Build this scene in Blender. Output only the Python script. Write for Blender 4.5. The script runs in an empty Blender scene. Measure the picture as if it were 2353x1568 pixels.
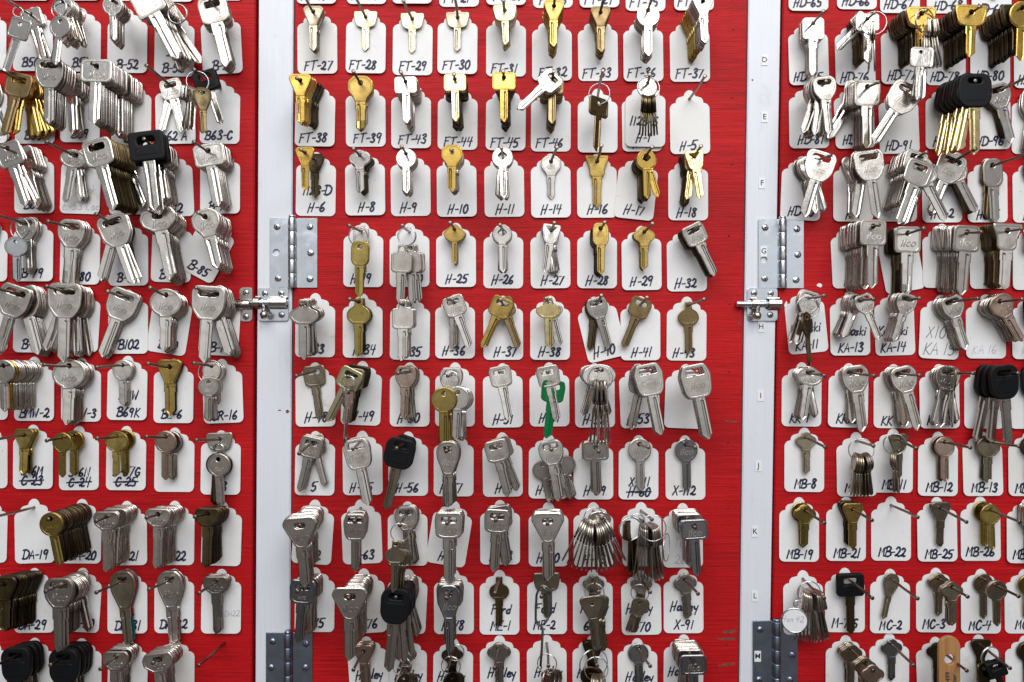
import bpy, bmesh, math, random
import numpy as np
from mathutils import Vector, Matrix
sc = bpy.context.scene
COL = sc.collection
R = math.radians
U = 0.0006                       # metres per unit of the measured layout
DC = 1700*U                      # camera distance from the boards
CX, CY = 1176.5, 784.0
# ---------------- camera
cd = bpy.data.cameras.new('camera'); cam = bpy.data.objects.new('camera', cd); COL.objects.link(cam)
cam.location = (0, -DC, 0); cam.rotation_euler = (R(90), 0, 0)
cd.sensor_width = 36; cd.lens = 36*1700/2353; cd.clip_start = .05; cd.clip_end = 60
cd.dof.use_dof = True; cd.dof.focus_distance = DC-.03; cd.dof.aperture_fstop = 2.6
sc.camera = cam
# ---------------- world: the bright upper and dim lower half of the shop, with noise patches added for reflections
w = bpy.data.worlds.new('World'); sc.world = w; w.use_nodes = True
nt = w.node_tree; nt.nodes.clear()
o = nt.nodes.new('ShaderNodeOutputWorld'); b = nt.nodes.new('ShaderNodeBackground')
tc = nt.nodes.new('ShaderNodeTexCoord'); sx = nt.nodes.new('ShaderNodeSeparateXYZ'); rp = nt.nodes.new('ShaderNodeValToRGB')
ma = nt.nodes.new('ShaderNodeMath'); ma.operation = 'MULTIPLY_ADD'; ma.inputs[1].default_value = .5; ma.inputs[2].default_value = .5
nz = nt.nodes.new('ShaderNodeTexNoise'); nz.inputs['Scale'].default_value = 3.2; nz.inputs['Detail'].default_value = 3
mx = nt.nodes.new('ShaderNodeMath'); mx.operation = 'MULTIPLY_ADD'; mx.inputs[1].default_value = 3.2; mx.inputs[2].default_value = -.6; mx.use_clamp = False
mm = nt.nodes.new('ShaderNodeMath'); mm.operation = 'MULTIPLY'
nt.links.new(tc.outputs['Generated'], sx.inputs[0]); nt.links.new(sx.outputs[2], ma.inputs[0]); nt.links.new(ma.outputs[0], rp.inputs[0])
nt.links.new(tc.outputs['Generated'], nz.inputs['Vector']); nt.links.new(nz.outputs[0], mx.inputs[0])
e = rp.color_ramp.elements
e[0].position = .20; e[0].color = (.10, .088, .08, 1)
e[1].position = .70; e[1].color = (.46, .47, .50, 1)
for q, v in ((.39, (.21, .19, .178)), (.44, (.38, .36, .35)), (.483, (.86, .85, .84)), (.53, (1.08, 1.08, 1.08)), (.585, (.60, .605, .615))):
    x = e.new(q); x.color = (*v, 1)
ab = nt.nodes.new('ShaderNodeMath'); ab.operation = 'ABSOLUTE'; sd = nt.nodes.new('ShaderNodeMapRange'); sd.interpolation_type = 'SMOOTHSTEP'
sd.inputs[1].default_value = .38; sd.inputs[2].default_value = .9; sd.inputs[3].default_value = 1; sd.inputs[4].default_value = .22     # added dimming at both sides, so sideways key edges reflect darker
nt.links.new(sx.outputs[0], ab.inputs[0]); nt.links.new(ab.outputs[0], sd.inputs[0])
m3 = nt.nodes.new('ShaderNodeMath'); m3.operation = 'MULTIPLY'
nt.links.new(rp.outputs[0], b.inputs[0]); nt.links.new(mx.outputs[0], mm.inputs[0]); mm.inputs[1].default_value = .78
nt.links.new(mm.outputs[0], m3.inputs[0]); nt.links.new(sd.outputs[0], m3.inputs[1]); nt.links.new(m3.outputs[0], b.inputs[1]); nt.links.new(b.outputs[0], o.inputs[0])
# ---------------- lamps: fluorescent ceiling fittings above and behind the camera
def area(name, loc, aim, sx_, sy_, en, colr=(1, .985, .96)):
    l = bpy.data.lights.new(name, 'AREA'); l.shape = 'RECTANGLE'; l.size = sx_; l.size_y = sy_; l.energy = en; l.color = colr
    ob = bpy.data.objects.new(name, l); COL.objects.link(ob); ob.location = loc
    ob.rotation_euler = (Vector(aim)-Vector(loc)).to_track_quat('-Z', 'Y').to_euler(); return ob
area('ceiling_lamp', (-.75, -1.3, 2.0), (-.1, 0, 0), 1.7, .4, 17, (1, .99, .985))
area('ceiling_lamp', (.85, -1.8, 2.15), (.1, 0, -.1), 1.7, .4, 24, (1, .99, .985))
area('ceiling_lamp', (.1, -3.4, 2.1), (0, 0, -.15), 4.4, 1.8, 116, (1, .995, .99))
sc.view_settings.view_transform = 'Standard'; sc.view_settings.look = 'None'
sc.view_settings.exposure = -0.08; sc.view_settings.gamma = 1.0; sc.view_settings.use_curve_mapping = False
sc.render.engine = 'CYCLES'; sc.cycles.max_bounces = 7; sc.cycles.glossy_bounces = 4; sc.cycles.diffuse_bounces = 3
INDIV = {1,2,1031,521,522,1033,17,19,537,538,539,1050,1344,31,32,546,1061,1062,553,42,43,1067,560,1072,1074,565,54,566,567,1081,1083,572,62,63,574,65,66,575,579,580,581,582,584,1088,74,586,588,589,1096,591,1101,1104,1106,595,84,599,93,605,607,611,612,1123,105,106,107,108,617,618,111,620,113,622,623,1133,1137,1143,120,121,122,123,638,639,1150,643,1155,133,1157,647,649,650,651,1350,1165,147,1352,1173,668,157,669,1183,1184,673,675,166,1190,1203,692,1205,1206,1207,185,703,704,1218,1221,1223,1229,206,720,1233,722,211,723,1235,1236,1237,732,733,734,736,225,743,236,1264,1265,754,1266,249,766,1279,768,1280,1283,261,263,264,1287,1292,1293,1294,1295,273,786,1298,1299,793,1307,286,798,801,807,296,1319,298,811,1327,1328,818,819,823,828,318,830,320,831,832,833,834,835,836,837,838,839,330,840,842,843,844,845,848,849,1354,1355,1363,853,1364,1365,1367,857,860,1372,862,863,864,353,865,1374,868,1379,1382,871,873,875,1388,1090,879,886,887,1092,377,378,889,890,1398,1405,387,900,901,390,391,392,1415,912,1427,408,410,411,412,922,414,415,416,923,1440,1441,421,935,1447,1451,1452,1455,944,1458,1459,948,437,438,439,949,1461,1466,443,444,445,955,956,957,1469,1470,963,964,965,966,967,968,1472,1474,1475,1478,461,973,975,976,978,979,983,472,473,474,984,985,990,485,493,495,501,1017,506,507,508}
# ================= materials
def newmat(n):
    m = bpy.data.materials.new(n); m.use_nodes = True
    return m, m.node_tree, m.node_tree.nodes['Principled BSDF']
def N(t, ty, **k):
    n = t.nodes.new(ty)
    for a, v in k.items():
        if a in n.inputs: n.inputs[a].default_value = v
        else: setattr(n, a, v)
    return n
def mapped(t, scale, src='Object'):
    tc = N(t, 'ShaderNodeTexCoord'); mp = N(t, 'ShaderNodeMapping'); mp.inputs['Scale'].default_value = scale
    t.links.new(tc.outputs[src], mp.inputs[0]); return mp.outputs[0]
def ramp(t, fac, stops):
    r = N(t, 'ShaderNodeValToRGB'); e = r.color_ramp.elements
    e[0].position, e[0].color = stops[0][0], (*stops[0][1], 1); e[1].position, e[1].color = stops[-1][0], (*stops[-1][1], 1)
    for p, c in stops[1:-1]:
        q = e.new(p); q.color = (*c, 1)
    t.links.new(fac, r.inputs[0]); return r.outputs[0]
def metal(name, a, b2, rough, metallic=1.0, tarn=.5, isl=.42):
    m, t, p = newmat(name)
    v = mapped(t, (1, 1, 1), 'Object')
    n1 = N(t, 'ShaderNodeTexNoise', Scale=60, Detail=3, Roughness=.5)
    t.links.new(v, n1.inputs['Vector'])
    geo = N(t, 'ShaderNodeNewGeometry')
    ad = N(t, 'ShaderNodeMath', operation='MULTIPLY_ADD'); ad.inputs[1].default_value = isl; t.links.new(geo.outputs['Random Per Island'], ad.inputs[0])
    t.links.new(n1.outputs[0], ad.inputs[2])
    sb = N(t, 'ShaderNodeMath', operation='SUBTRACT'); sb.inputs[1].default_value = isl/2; t.links.new(ad.outputs[0], sb.inputs[0])
    c = ramp(t, sb.outputs[0], [(.3, b2), (.3+tarn*.5, a), (.95, tuple(min(1, q*1.07) for q in a))])
    t.links.new(c, p.inputs['Base Color']); p.inputs['Metallic'].default_value = metallic
    rr = N(t, 'ShaderNodeMapRange'); rr.inputs[1].default_value = .3; rr.inputs[2].default_value = .75
    rr.inputs[3].default_value = rough+.09; rr.inputs[4].default_value = max(.08, rough-.05)
    t.links.new(sb.outputs[0], rr.inputs[0]); t.links.new(rr.outputs[0], p.inputs['Roughness'])
    n2 = N(t, 'ShaderNodeTexNoise', Scale=1, Detail=3); t.links.new(mapped(t, (500, 500, 90)), n2.inputs['Vector'])
    bp = N(t, 'ShaderNodeBump', Strength=.10, Distance=.0004); t.links.new(n2.outputs[0], bp.inputs['Height'])
    n3 = N(t, 'ShaderNodeTexNoise', Scale=55, Detail=2); t.links.new(mapped(t, (1, 1, 1)), n3.inputs['Vector'])
    b3 = N(t, 'ShaderNodeBump', Strength=.2, Distance=.0012); t.links.new(n3.outputs[0], b3.inputs['Height']); t.links.new(bp.outputs[0], b3.inputs['Normal']); t.links.new(b3.outputs[0], p.inputs['Normal'])
    return m
MAT = {
 'silver': metal('nickel_silver', (.73, .70, .655), (.50, .465, .42), .2, isl=.6),
 'steel': metal('dull_steel', (.47, .44, .405), (.34, .31, .275), .25),
 'pewter': metal('pewter', (.37, .325, .245), (.23, .195, .14), .26),
 'chrome': metal('dark_chrome', (.42, .43, .46), (.26, .27, .29), .14),
 'gold': metal('bright_brass', (.70, .47, .12), (.50, .31, .07), .2),
 'goldp': metal('pale_brass', (.76, .62, .32), (.60, .46, .2), .22),
 'brassp': metal('worn_pale_brass', (.60, .54, .36), (.47, .42, .26), .28),
 'brass': metal('brass', (.50, .35, .11), (.33, .22, .065), .24),
 'brassd': metal('dull_brass', (.40, .31, .10), (.25, .185, .058), .25),
 'bronze': metal('bronze', (.28, .20, .10), (.17, .12, .055), .3),
 'bronzed': metal('dark_bronze', (.16, .122, .062), (.075, .056, .03), .3, isl=.7),
 'dark': metal('shaded_brass', (.105, .08, .045), (.04, .03, .021), .32, isl=.8),  # brass darkened in colour for the shade inside the stacks
 'copper': metal('coppery_nickel', (.52, .40, .33), (.38, .28, .23), .24),
 'green': metal('green_anodised', (.0, .17, .05), (.0, .11, .03), .3, .35),
 'red': metal('red_anodised', (.42, .02, .02), (.25, .01, .01), .3, .4),
 'teal': metal('teal_anodised', (.0, .16, .17), (.0, .10, .12), .3, .4),
 'edge': metal('shaded_nickel_edge', (.50, .45, .39), (.20, .175, .145), .28, isl=.9),  # darker than the faces: stack shade put into the colour of the sides
 'nail': metal('rusty_nail', (.24, .195, .16), (.11, .08, .06), .36),
 'zinc': metal('zinc_plate', (.68, .73, .79), (.55, .59, .64), .25),
 'zincdark': metal('bluish_zinc', (.33, .385, .49), (.24, .27, .36), .34),
 'wire': metal('grey_wire', (.25, .26, .27), (.14, .14, .15), .4),
 'ring': metal('ring_steel', (.70, .71, .72), (.52, .53, .54), .2),
}
def plain(name, c, rough, bump=0, bs=200, var=0.0, coat=0):
    m, t, p = newmat(name); p.inputs['Roughness'].default_value = rough
    n = N(t, 'ShaderNodeTexNoise', Scale=bs, Detail=4); t.links.new(mapped(t, (1, 1, 1)), n.inputs['Vector'])
    cc = ramp(t, n.outputs[0], [(.25, tuple(q*(1-var) for q in c)), (.75, tuple(min(1, q*(1+var)) for q in c))])
    t.links.new(cc, p.inputs['Base Color'])
    if bump:
        bp = N(t, 'ShaderNodeBump', Strength=bump, Distance=.0006); t.links.new(n.outputs[0], bp.inputs['Height']); t.links.new(bp.outputs[0], p.inputs['Normal'])
    return m
MAT['rubber'] = plain('black_rubber', (.0045, .005, .006), .5, .15, 700, .3); MAT['rubber'].node_tree.nodes['Principled BSDF'].inputs['Specular IOR Level'].default_value = .2
MAT['ink'] = plain('marker_ink', (.014, .019, .055), .55, 0, 300, .5)
MAT['pencil'] = plain('pencil', (.36, .37, .42), .7, 0, 600, .25)
MAT['grey'] = plain('grey_pen', (.17, .17, .18), .7, 0, 600, .35)
MAT['print'] = plain('printed_ink', (.03, .03, .032), .6, 0, 300, .1)
MAT['label'] = plain('label_paper', (.80, .81, .83), .4, 0, 300, .03)
MAT['gap'] = plain('dark_gap', (.025, .012, .012), .8, 0, 60, .4)
MAT['rawwood'] = plain('raw_splintered_wood', (.17, .05, .03), .8, .5, 300, .5)
MAT['knot'] = plain('dark_nail_hole', (.035, .008, .008), .8, 0, 300, .3)
# tag card
m, t, p = newmat('tag_card'); MAT['tag'] = m
oi = N(t, 'ShaderNodeObjectInfo'); v = mapped(t, (1, 1, 1))
n = N(t, 'ShaderNodeTexNoise', Scale=28, Detail=6, Roughness=.7); va = N(t, 'ShaderNodeVectorMath', operation='ADD')
cb = N(t, 'ShaderNodeCombineXYZ'); mu = N(t, 'ShaderNodeMath', operation='MULTIPLY'); mu.inputs[1].default_value = 40
t.links.new(oi.outputs['Random'], mu.inputs[0]); t.links.new(mu.outputs[0], cb.inputs[0]); t.links.new(v, va.inputs[0]); t.links.new(cb.outputs[0], va.inputs[1]); t.links.new(va.outputs[0], n.inputs['Vector'])
c1 = ramp(t, n.outputs[0], [(.27, (.60, .57, .52)), (.38, (.765, .765, .765)), (.6, (.785, .795, .81)), (.8, (.80, .81, .83))])
c2 = ramp(t, oi.outputs['Random'], [(0, (.96, .945, .915)), (.35, (1, .995, .99)), (1, (1, 1, 1))])
mxx = N(t, 'ShaderNodeMix', data_type='RGBA', blend_type='MULTIPLY'); mxx.inputs[0].default_value = 1
t.links.new(c1, mxx.inputs[6]); t.links.new(c2, mxx.inputs[7])
sp = N(t, 'ShaderNodeTexNoise', Scale=260, Detail=2); t.links.new(va.outputs[0], sp.inputs['Vector'])
cs = ramp(t, sp.outputs[0], [(.24, (.55, .5, .45)), (.285, (1, 1, 1))])
mx2 = N(t, 'ShaderNodeMix', data_type='RGBA', blend_type='MULTIPLY'); mx2.inputs[0].default_value = 1
t.links.new(mxx.outputs[2], mx2.inputs[6]); t.links.new(cs, mx2.inputs[7]); t.links.new(mx2.outputs[2], p.inputs['Base Color'])
p.inputs['Roughness'].default_value = .5
# red painted plywood with horizontal grain
m, t, p = newmat('red_painted_plywood'); MAT['red_board'] = m
g1 = N(t, 'ShaderNodeTexNoise', Scale=1, Detail=6, Roughness=.6, Distortion=.25); t.links.new(mapped(t, (11, 11, 330)), g1.inputs['Vector'])
g2 = N(t, 'ShaderNodeTexNoise', Scale=1, Detail=3); t.links.new(mapped(t, (5, 5, 9)), g2.inputs['Vector'])
g3 = N(t, 'ShaderNodeTexNoise', Scale=1, Detail=5, Roughness=.7); t.links.new(mapped(t, (38, 38, 900)), g3.inputs['Vector'])
ca = ramp(t, g1.outputs[0], [(.30, (.27, .003, .005)), (.42, (.44, .0035, .0065)), (.58, (.51, .0045, .0085)), (.74, (.60, .016, .018))])
cbm = ramp(t, g2.outputs[0], [(.3, (.78, .74, .74)), (.65, (1, 1, 1))])
ccg = ramp(t, g3.outputs[0], [(.29, (.36, .30, .30)), (.40, (1, 1, 1)), (.64, (1, 1, 1)), (.76, (1.15, 2.2, 2.2))])
a1 = N(t, 'ShaderNodeMix', data_type='RGBA', blend_type='MULTIPLY'); a1.inputs[0].default_value = 1
a2 = N(t, 'ShaderNodeMix', data_type='RGBA', blend_type='MULTIPLY'); a2.inputs[0].default_value = 1
t.links.new(ca, a1.inputs[6]); t.links.new(cbm, a1.inputs[7]); t.links.new(a1.outputs[2], a2.inputs[6]); t.links.new(ccg, a2.inputs[7])
t.links.new(a2.outputs[2], p.inputs['Base Color']); p.inputs['Roughness'].default_value = .55; p.inputs['Specular IOR Level'].default_value = .22
sm = N(t, 'ShaderNodeMath', operation='ADD'); t.links.new(g1.outputs[0], sm.inputs[0]); t.links.new(g3.outputs[0], sm.inputs[1])
bp = N(t, 'ShaderNodeBump', Strength=.55, Distance=.0012); t.links.new(sm.outputs[0], bp.inputs['Height']); t.links.new(bp.outputs[0], p.inputs['Normal'])
# white painted stile
m, t, p = newmat('white_painted_wood'); MAT['white'] = m
g1 = N(t, 'ShaderNodeTexNoise', Scale=1, Detail=5, Roughness=.6); t.links.new(mapped(t, (420, 60, 7)), g1.inputs['Vector'])
g2 = N(t, 'ShaderNodeTexNoise', Scale=22, Detail=6, Roughness=.75); t.links.new(mapped(t, (1, 1, .6)), g2.inputs['Vector'])
ca = ramp(t, g1.outputs[0], [(.3, (.66, .685, .745)), (.6, (.70, .725, .785))])
cbm = ramp(t, g2.outputs[0], [(.22, (.42, .33, .28)), (.29, (.88, .86, .85)), (.4, (1, 1, 1))])
a1 = N(t, 'ShaderNodeMix', data_type='RGBA', blend_type='MULTIPLY'); a1.inputs[0].default_value = 1
t.links.new(ca, a1.inputs[6]); t.links.new(cbm, a1.inputs[7]); t.links.new(a1.outputs[2], p.inputs['Base Color']); p.inputs['Roughness'].default_value = .38
bp = N(t, 'ShaderNodeBump', Strength=.15, Distance=.0006); t.links.new(g1.outputs[0], bp.inputs['Height']); t.links.new(bp.outputs[0], p.inputs['Normal'])
# wooden fob
m, t, p = newmat('pale_varnished_wood'); MAT['wood'] = m
g1 = N(t, 'ShaderNodeTexNoise', Scale=1, Detail=4); t.links.new(mapped(t, (260, 260, 14)), g1.inputs['Vector'])
t.links.new(ramp(t, g1.outputs[0], [(.3, (.28, .135, .048)), (.65, (.42, .22, .085))]), p.inputs['Base Color']); p.inputs['Roughness'].default_value = .4

# ================= helpers
def P(px, py, h=0.0):            # layout units on the boards -> a point h metres in front of them
    k = (DC-h)/DC
    return Vector(((px-CX)*U*k, -h, (CY-py)*U*k))
def proj(v):
    k = DC/(DC+v.y); return (CX+v.x*k/U, CY-v.z*k/U)
def link(name, me, mat=None, parent=None, loc=None):
    ob = bpy.data.objects.new(name, me); COL.objects.link(ob)
    if mat is not None and not me.materials: me.materials.append(mat)
    if parent is not None: ob.parent = parent
    if loc is not None: ob.location = loc
    return ob
def empty(name, loc):
    ob = bpy.data.objects.new(name, None); ob.empty_display_size = .01; COL.objects.link(ob); ob.location = loc; return ob
def tag(ob, label, cat, group=None):
    ob['label'] = label; ob['category'] = cat
    if group: ob['group'] = group
    return ob
def bm_mesh(bm, name, smooth=False):
    bmesh.ops.recalc_face_normals(bm, faces=bm.faces[:])
    me = bpy.data.meshes.new(name); bm.to_mesh(me); bm.free()
    if smooth:
        for f in me.polygons: f.use_smooth = True
    return me
def flat_solid(name, loops, th, bev=.0, res=1):   # 2-D loops (x,z) filled and extruded in y, edges rounded
    cu = bpy.data.curves.new(name, 'CURVE'); cu.dimensions = '2D'; cu.fill_mode = 'BOTH'
    cu.extrude = max(1e-5, th/2-bev); cu.bevel_depth = bev; cu.bevel_resolution = res; cu.offset = -bev
    for lp in loops:
        s = cu.splines.new('POLY'); s.points.add(len(lp)-1)
        for q, (x, z) in zip(s.points, lp): q.co = (x, z, 0, 1)
        s.use_cyclic_u = True
    ob = bpy.data.objects.new(name, cu); COL.objects.link(ob)
    me = bpy.data.meshes.new_from_object(ob.evaluated_get(bpy.context.evaluated_depsgraph_get()))
    bpy.data.objects.remove(ob); bpy.data.curves.remove(cu)
    me.transform(Matrix.Rotation(R(90), 4, 'X')); me.materials.clear(); me.name = name
    return me
def box(bm, x0, x1, y0, y1, z0, z1):
    vs = [bm.verts.new((x, y, z)) for x in (x0, x1) for y in (y0, y1) for z in (z0, z1)]
    for f in ((0, 1, 3, 2), (4, 6, 7, 5), (0, 4, 5, 1), (2, 3, 7, 6), (0, 2, 6, 4), (1, 5, 7, 3)): bm.faces.new([vs[i] for i in f])
def tube(bm, pts, rad, seg=10, cap=True):
    rings = []
    for i, q in enumerate(pts):
        d = (pts[min(i+1, len(pts)-1)]-pts[max(i-1, 0)]).normalized()
        a = d.cross(Vector((.31, .2, .93))).normalized(); c = d.cross(a)
        r = rad[i] if isinstance(rad, (list, tuple)) else rad
        rings.append([bm.verts.new(q+(a*math.cos(k*2*math.pi/seg)+c*math.sin(k*2*math.pi/seg))*r) for k in range(seg)])
    for p0, p1 in zip(rings, rings[1:]):
        for k in range(seg): bm.faces.new((p0[k], p0[(k+1) % seg], p1[(k+1) % seg], p1[k]))
    if cap: bm.faces.new(rings[0]); bm.faces.new(rings[-1])
def torus_mesh(name, Rr, r, seg=40, ms=8, double=True):
    bm = bmesh.new()
    for q in ((-r*.8, r*.8) if double else (0,)):
        rr = [[bm.verts.new(((Rr+r*math.cos(b)+(q*.25))*math.cos(a), q+r*math.sin(b), (Rr+r*math.cos(b)+q*.25)*math.sin(a))) for b in [k*2*math.pi/ms for k in range(ms)]] for a in [i*2*math.pi/seg for i in range(seg)]]
        for i in range(seg):
            for k in range(ms):
                bm.faces.new((rr[i][k], rr[(i+1) % seg][k], rr[(i+1) % seg][(k+1) % ms], rr[i][(k+1) % ms]))
    return bm_mesh(bm, name, True)
def arc(cx, cy, rx, ry, a0, a1, n): return [(cx+rx*math.cos(R(a0+(a1-a0)*i/n)), cy+ry*math.sin(R(a0+(a1-a0)*i/n))) for i in range(n+1)]
def ell(cx, cy, rx, ry=None, n=24): return arc(cx, cy, rx, ry or rx, 0, 360, n)[:-1]
def rrect(x0, x1, y0, y1, r, n=4):
    return arc(x1-r, y1-r, r, r, 0, 90, n)+arc(x0+r, y1-r, r, r, 90, 180, n)+arc(x0+r, y0+r, r, r, 180, 270, n)+arc(x1-r, y0+r, r, r, 270, 360, n)
def rpoly(pts, r, n=4):          # polygon with rounded corners
    out = []
    for i, q in enumerate(pts):
        a = Vector(pts[i-1]); q = Vector(q); c = Vector(pts[(i+1) % len(pts)])
        u = (a-q); w_ = (c-q); rr = min(r, u.length*.45, w_.length*.45); s = q+u.normalized()*rr; e_ = q+w_.normalized()*rr
        for k in range(n+1):
            f = k/n; out.append(tuple(s*(1-f)**2+q*2*f*(1-f)+e_*f*f))
    return out
def rot(pts, a):
    c, s = math.cos(R(a)), math.sin(R(a)); return [(x*c-y*s, x*s+y*c) for x, y in pts]
def text_mesh(name, s, size, shear=0, ext=.0002, off=0, align='CENTER'):
    cu = bpy.data.curves.new(name, 'FONT'); cu.body = s; cu.size = size; cu.shear = shear; cu.extrude = ext; cu.offset = off; cu.resolution_u = 2
    cu.align_x = align; cu.align_y = 'CENTER'
    ob = bpy.data.objects.new(name, cu); COL.objects.link(ob)
    me = bpy.data.meshes.new_from_object(ob.evaluated_get(bpy.context.evaluated_depsgraph_get()))
    bpy.data.objects.remove(ob); bpy.data.curves.remove(cu); me.transform(Matrix.Rotation(R(90), 4, 'X')); me.materials.clear(); return me

# ================= handwriting
G = {
'A': "0,0 .3,1 .55,0|.08,.35 .5,.38", 'B': "0,0 .1,.98|~-.1,.85 .2,1.05 .5,.9 .38,.58 .12,.52 .5,.45 .54,.12 .25,-.02 -.06,.05",
'C': "~.5,.8 .35,1 .1,.75 .02,.35 .15,.02 .4,.03 .56,.25", 'D': "0,.02 .05,1|~-.12,.98 .3,1 .6,.7 .55,.25 .25,0 -.1,.05",
'E': ".03,0 .05,1|.05,1 .5,1|.03,.5 .4,.52|.03,0 .5,.02", 'F': "0,-.06 .06,.9|-.02,.92 .5,.99|.02,.5 .36,.54",
'H': "0,-.12 .14,1|.40,0 .58,1.06|.03,.42 .55,.52", 'I': ".08,1 .5,1.02|.3,1 .22,0|-.02,-.01 .42,.03", 'K': "0,-.04 .1,1|.52,1 .06,.45 .52,-.04",
'L': ".05,1 0,0 .45,0", 'M': "0,-.03 .1,1 .28,.4 .52,1.02 .56,0", 'N': "0,0 .08,1 .45,.03 .52,1", 'O': "~.25,1 .03,.6 .08,.1 .3,0 .5,.4 .42,.9 .25,1",
'R': "0,0 .08,1|~-.06,.9 .3,1.02 .48,.8 .3,.55 .05,.5|.2,.52 .54,0", 'S': "~.5,.9 .3,1 .08,.8 .2,.55 .45,.4 .42,.1 .2,0 0,.12",
'T': ".25,-.02 .3,1|0,.94 .64,1.03", 'U': "~0,1 .02,.3 .2,0 .42,.15 .48,1|.48,1 .5,0", 'W': "0,1 .12,0 .28,.7 .42,0 .62,1.02", 'X': "0,0 .52,1|.05,1 .5,0",
'G': "~.5,.85 .3,1 .08,.7 .05,.25 .25,0 .48,.15 .5,.42|.3,.42 .56,.42", 'J': "~.45,1 .42,.2 .2,0 0,.2",
'0': "~.25,1 .03,.6 .08,.1 .3,0 .5,.4 .42,.9 .25,1", '1': ".2,1 .12,0", '2': "~.05,.8 .25,1 .45,.75 .3,.35 .05,.05 .06,.16 .25,.13 .36,.0 .58,.1",
'3': "~.08,.85 .3,1 .45,.8 .2,.55 .45,.35 .35,.02 .02,.08", '4': ".1,1 .02,.48 .5,.55|.46,1 .3,-.06", '5': "~.12,.95 .05,.55 .35,.55 .42,.2 .2,0 0,.08|.12,.97 .55,1.02",
'6': "~.4,1 .1,.6 .04,.15 .25,0 .45,.2 .3,.42 .08,.25", '7': "0,.95 .5,1 .15,-.03", '8': "~.45,.85 .25,1 .08,.8 .4,.35 .3,0 .08,.1 .12,.4 .45,.85",
'9': "~.45,.75 .25,.5 .05,.7 .2,.98 .45,.9|.45,.9 .32,-.04", '-': ".05,.42 .36,.46", '$': "~.5,.8 .3,.95 .08,.8 .2,.55 .45,.4 .42,.12 .2,.02 0,.15|.25,1.1 .22,-.1|.36,1.1 .33,-.1",
'c': "~.36,.42 .2,.52 .03,.28 .15,.02 .38,.08", 'a': "~.4,.5 .2,.56 .02,.25 .15,0 .38,.2|.4,.52 .38,.15 .5,0", 'b': ".05,1 .02,0|~.02,.3 .25,.5 .4,.25 .25,0 .02,.1", 'd': "~.4,.45 .2,.5 .02,.2 .2,0 .4,.2|.5,1.05 .4,0",
'e': "~.05,.25 .35,.35 .25,.55 .05,.4 .05,.1 .25,0 .42,.12", 'i': ".1,.5 .08,0|.13,.75 .14,.8", 'k': ".05,1 .02,0|.35,.55 .05,.25 .38,0", 'l': ".18,1.05 .05,0 .2,.02", 'n': ".02,0 .08,.52|~.06,.35 .25,.55 .36,.4 .35,0",
'o': "~.2,.52 .03,.3 .12,.02 .3,.05 .36,.3 .2,.52", 'r': ".02,0 .1,.52|~.07,.32 .2,.5 .36,.5", 's': "~.36,.5 .15,.5 .12,.35 .32,.2 .2,0 0,.05", 't': ".18,.9 .12,0 .25,.02|0,.55 .36,.58",
'u': "~.02,.5 .05,.1 .2,0 .36,.2 .38,.5|.38,.5 .42,0", 'w': ".02,.5 .12,0 .24,.4 .34,0 .5,.52", 'y': "~.02,.5 .1,.2 .3,.2|.42,.55 .2,-.4"}
ADV = {'1': .42, '-': .5, 'I': .62, 'i': .3, 'l': .32, 'M': .78, 'W': .78, 'H': .78, 'T': .72}
def glyph(ch):
    out = []
    for st in G[ch].split('|'):
        sm = st[0] == '~'; pts = [tuple(map(float, q.split(','))) for q in st.lstrip('~').split()]
        if sm:
            q = [pts[0]]+pts+[pts[-1]]; res = []
            for i in range(1, len(q)-2):
                for k in range(4):
                    f = k/4; a, b_, c, d = (Vector(q[j]) for j in (i-1, i, i+1, i+2))
                    res.append(tuple(.5*((2*b_)+(c-a)*f+(2*a-5*b_+4*c-d)*f*f+(3*b_-a-3*c+d)*f**3)))
            pts = res+[pts[-1]]
        out.append(pts)
    return out
def ribbon(bm, pts, wd, y):
    pts = [Vector(q) for q in pts]
    keep = [pts[0]]
    for q in pts[1:]:
        if (q-keep[-1]).length > wd*.12: keep.append(q)
    pts = keep
    if len(pts) < 2: pts = [pts[0], pts[0]+Vector((wd*.2, 0))]
    L_, R_ = [], []
    for i, q in enumerate(pts):
        d = (pts[min(i+1, len(pts)-1)]-pts[max(i-1, 0)]); d = d.normalized() if d.length else Vector((1, 0)); nn = Vector((-d.y, d.x))
        k = wd*.5*(1+.12*math.sin(i*1.7+q.x*300))
        if i == 0: q = q-d*wd*.3
        if i == len(pts)-1: q = q+d*wd*.3
        if i in (0, len(pts)-1): k *= .72
        L_.append(bm.verts.new((q.x+nn.x*k, y, q.y+nn.y*k))); R_.append(bm.verts.new((q.x-nn.x*k, y, q.y-nn.y*k)))
    for i in range(len(pts)-1): bm.faces.new((L_[i], L_[i+1], R_[i+1], R_[i]))
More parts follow.
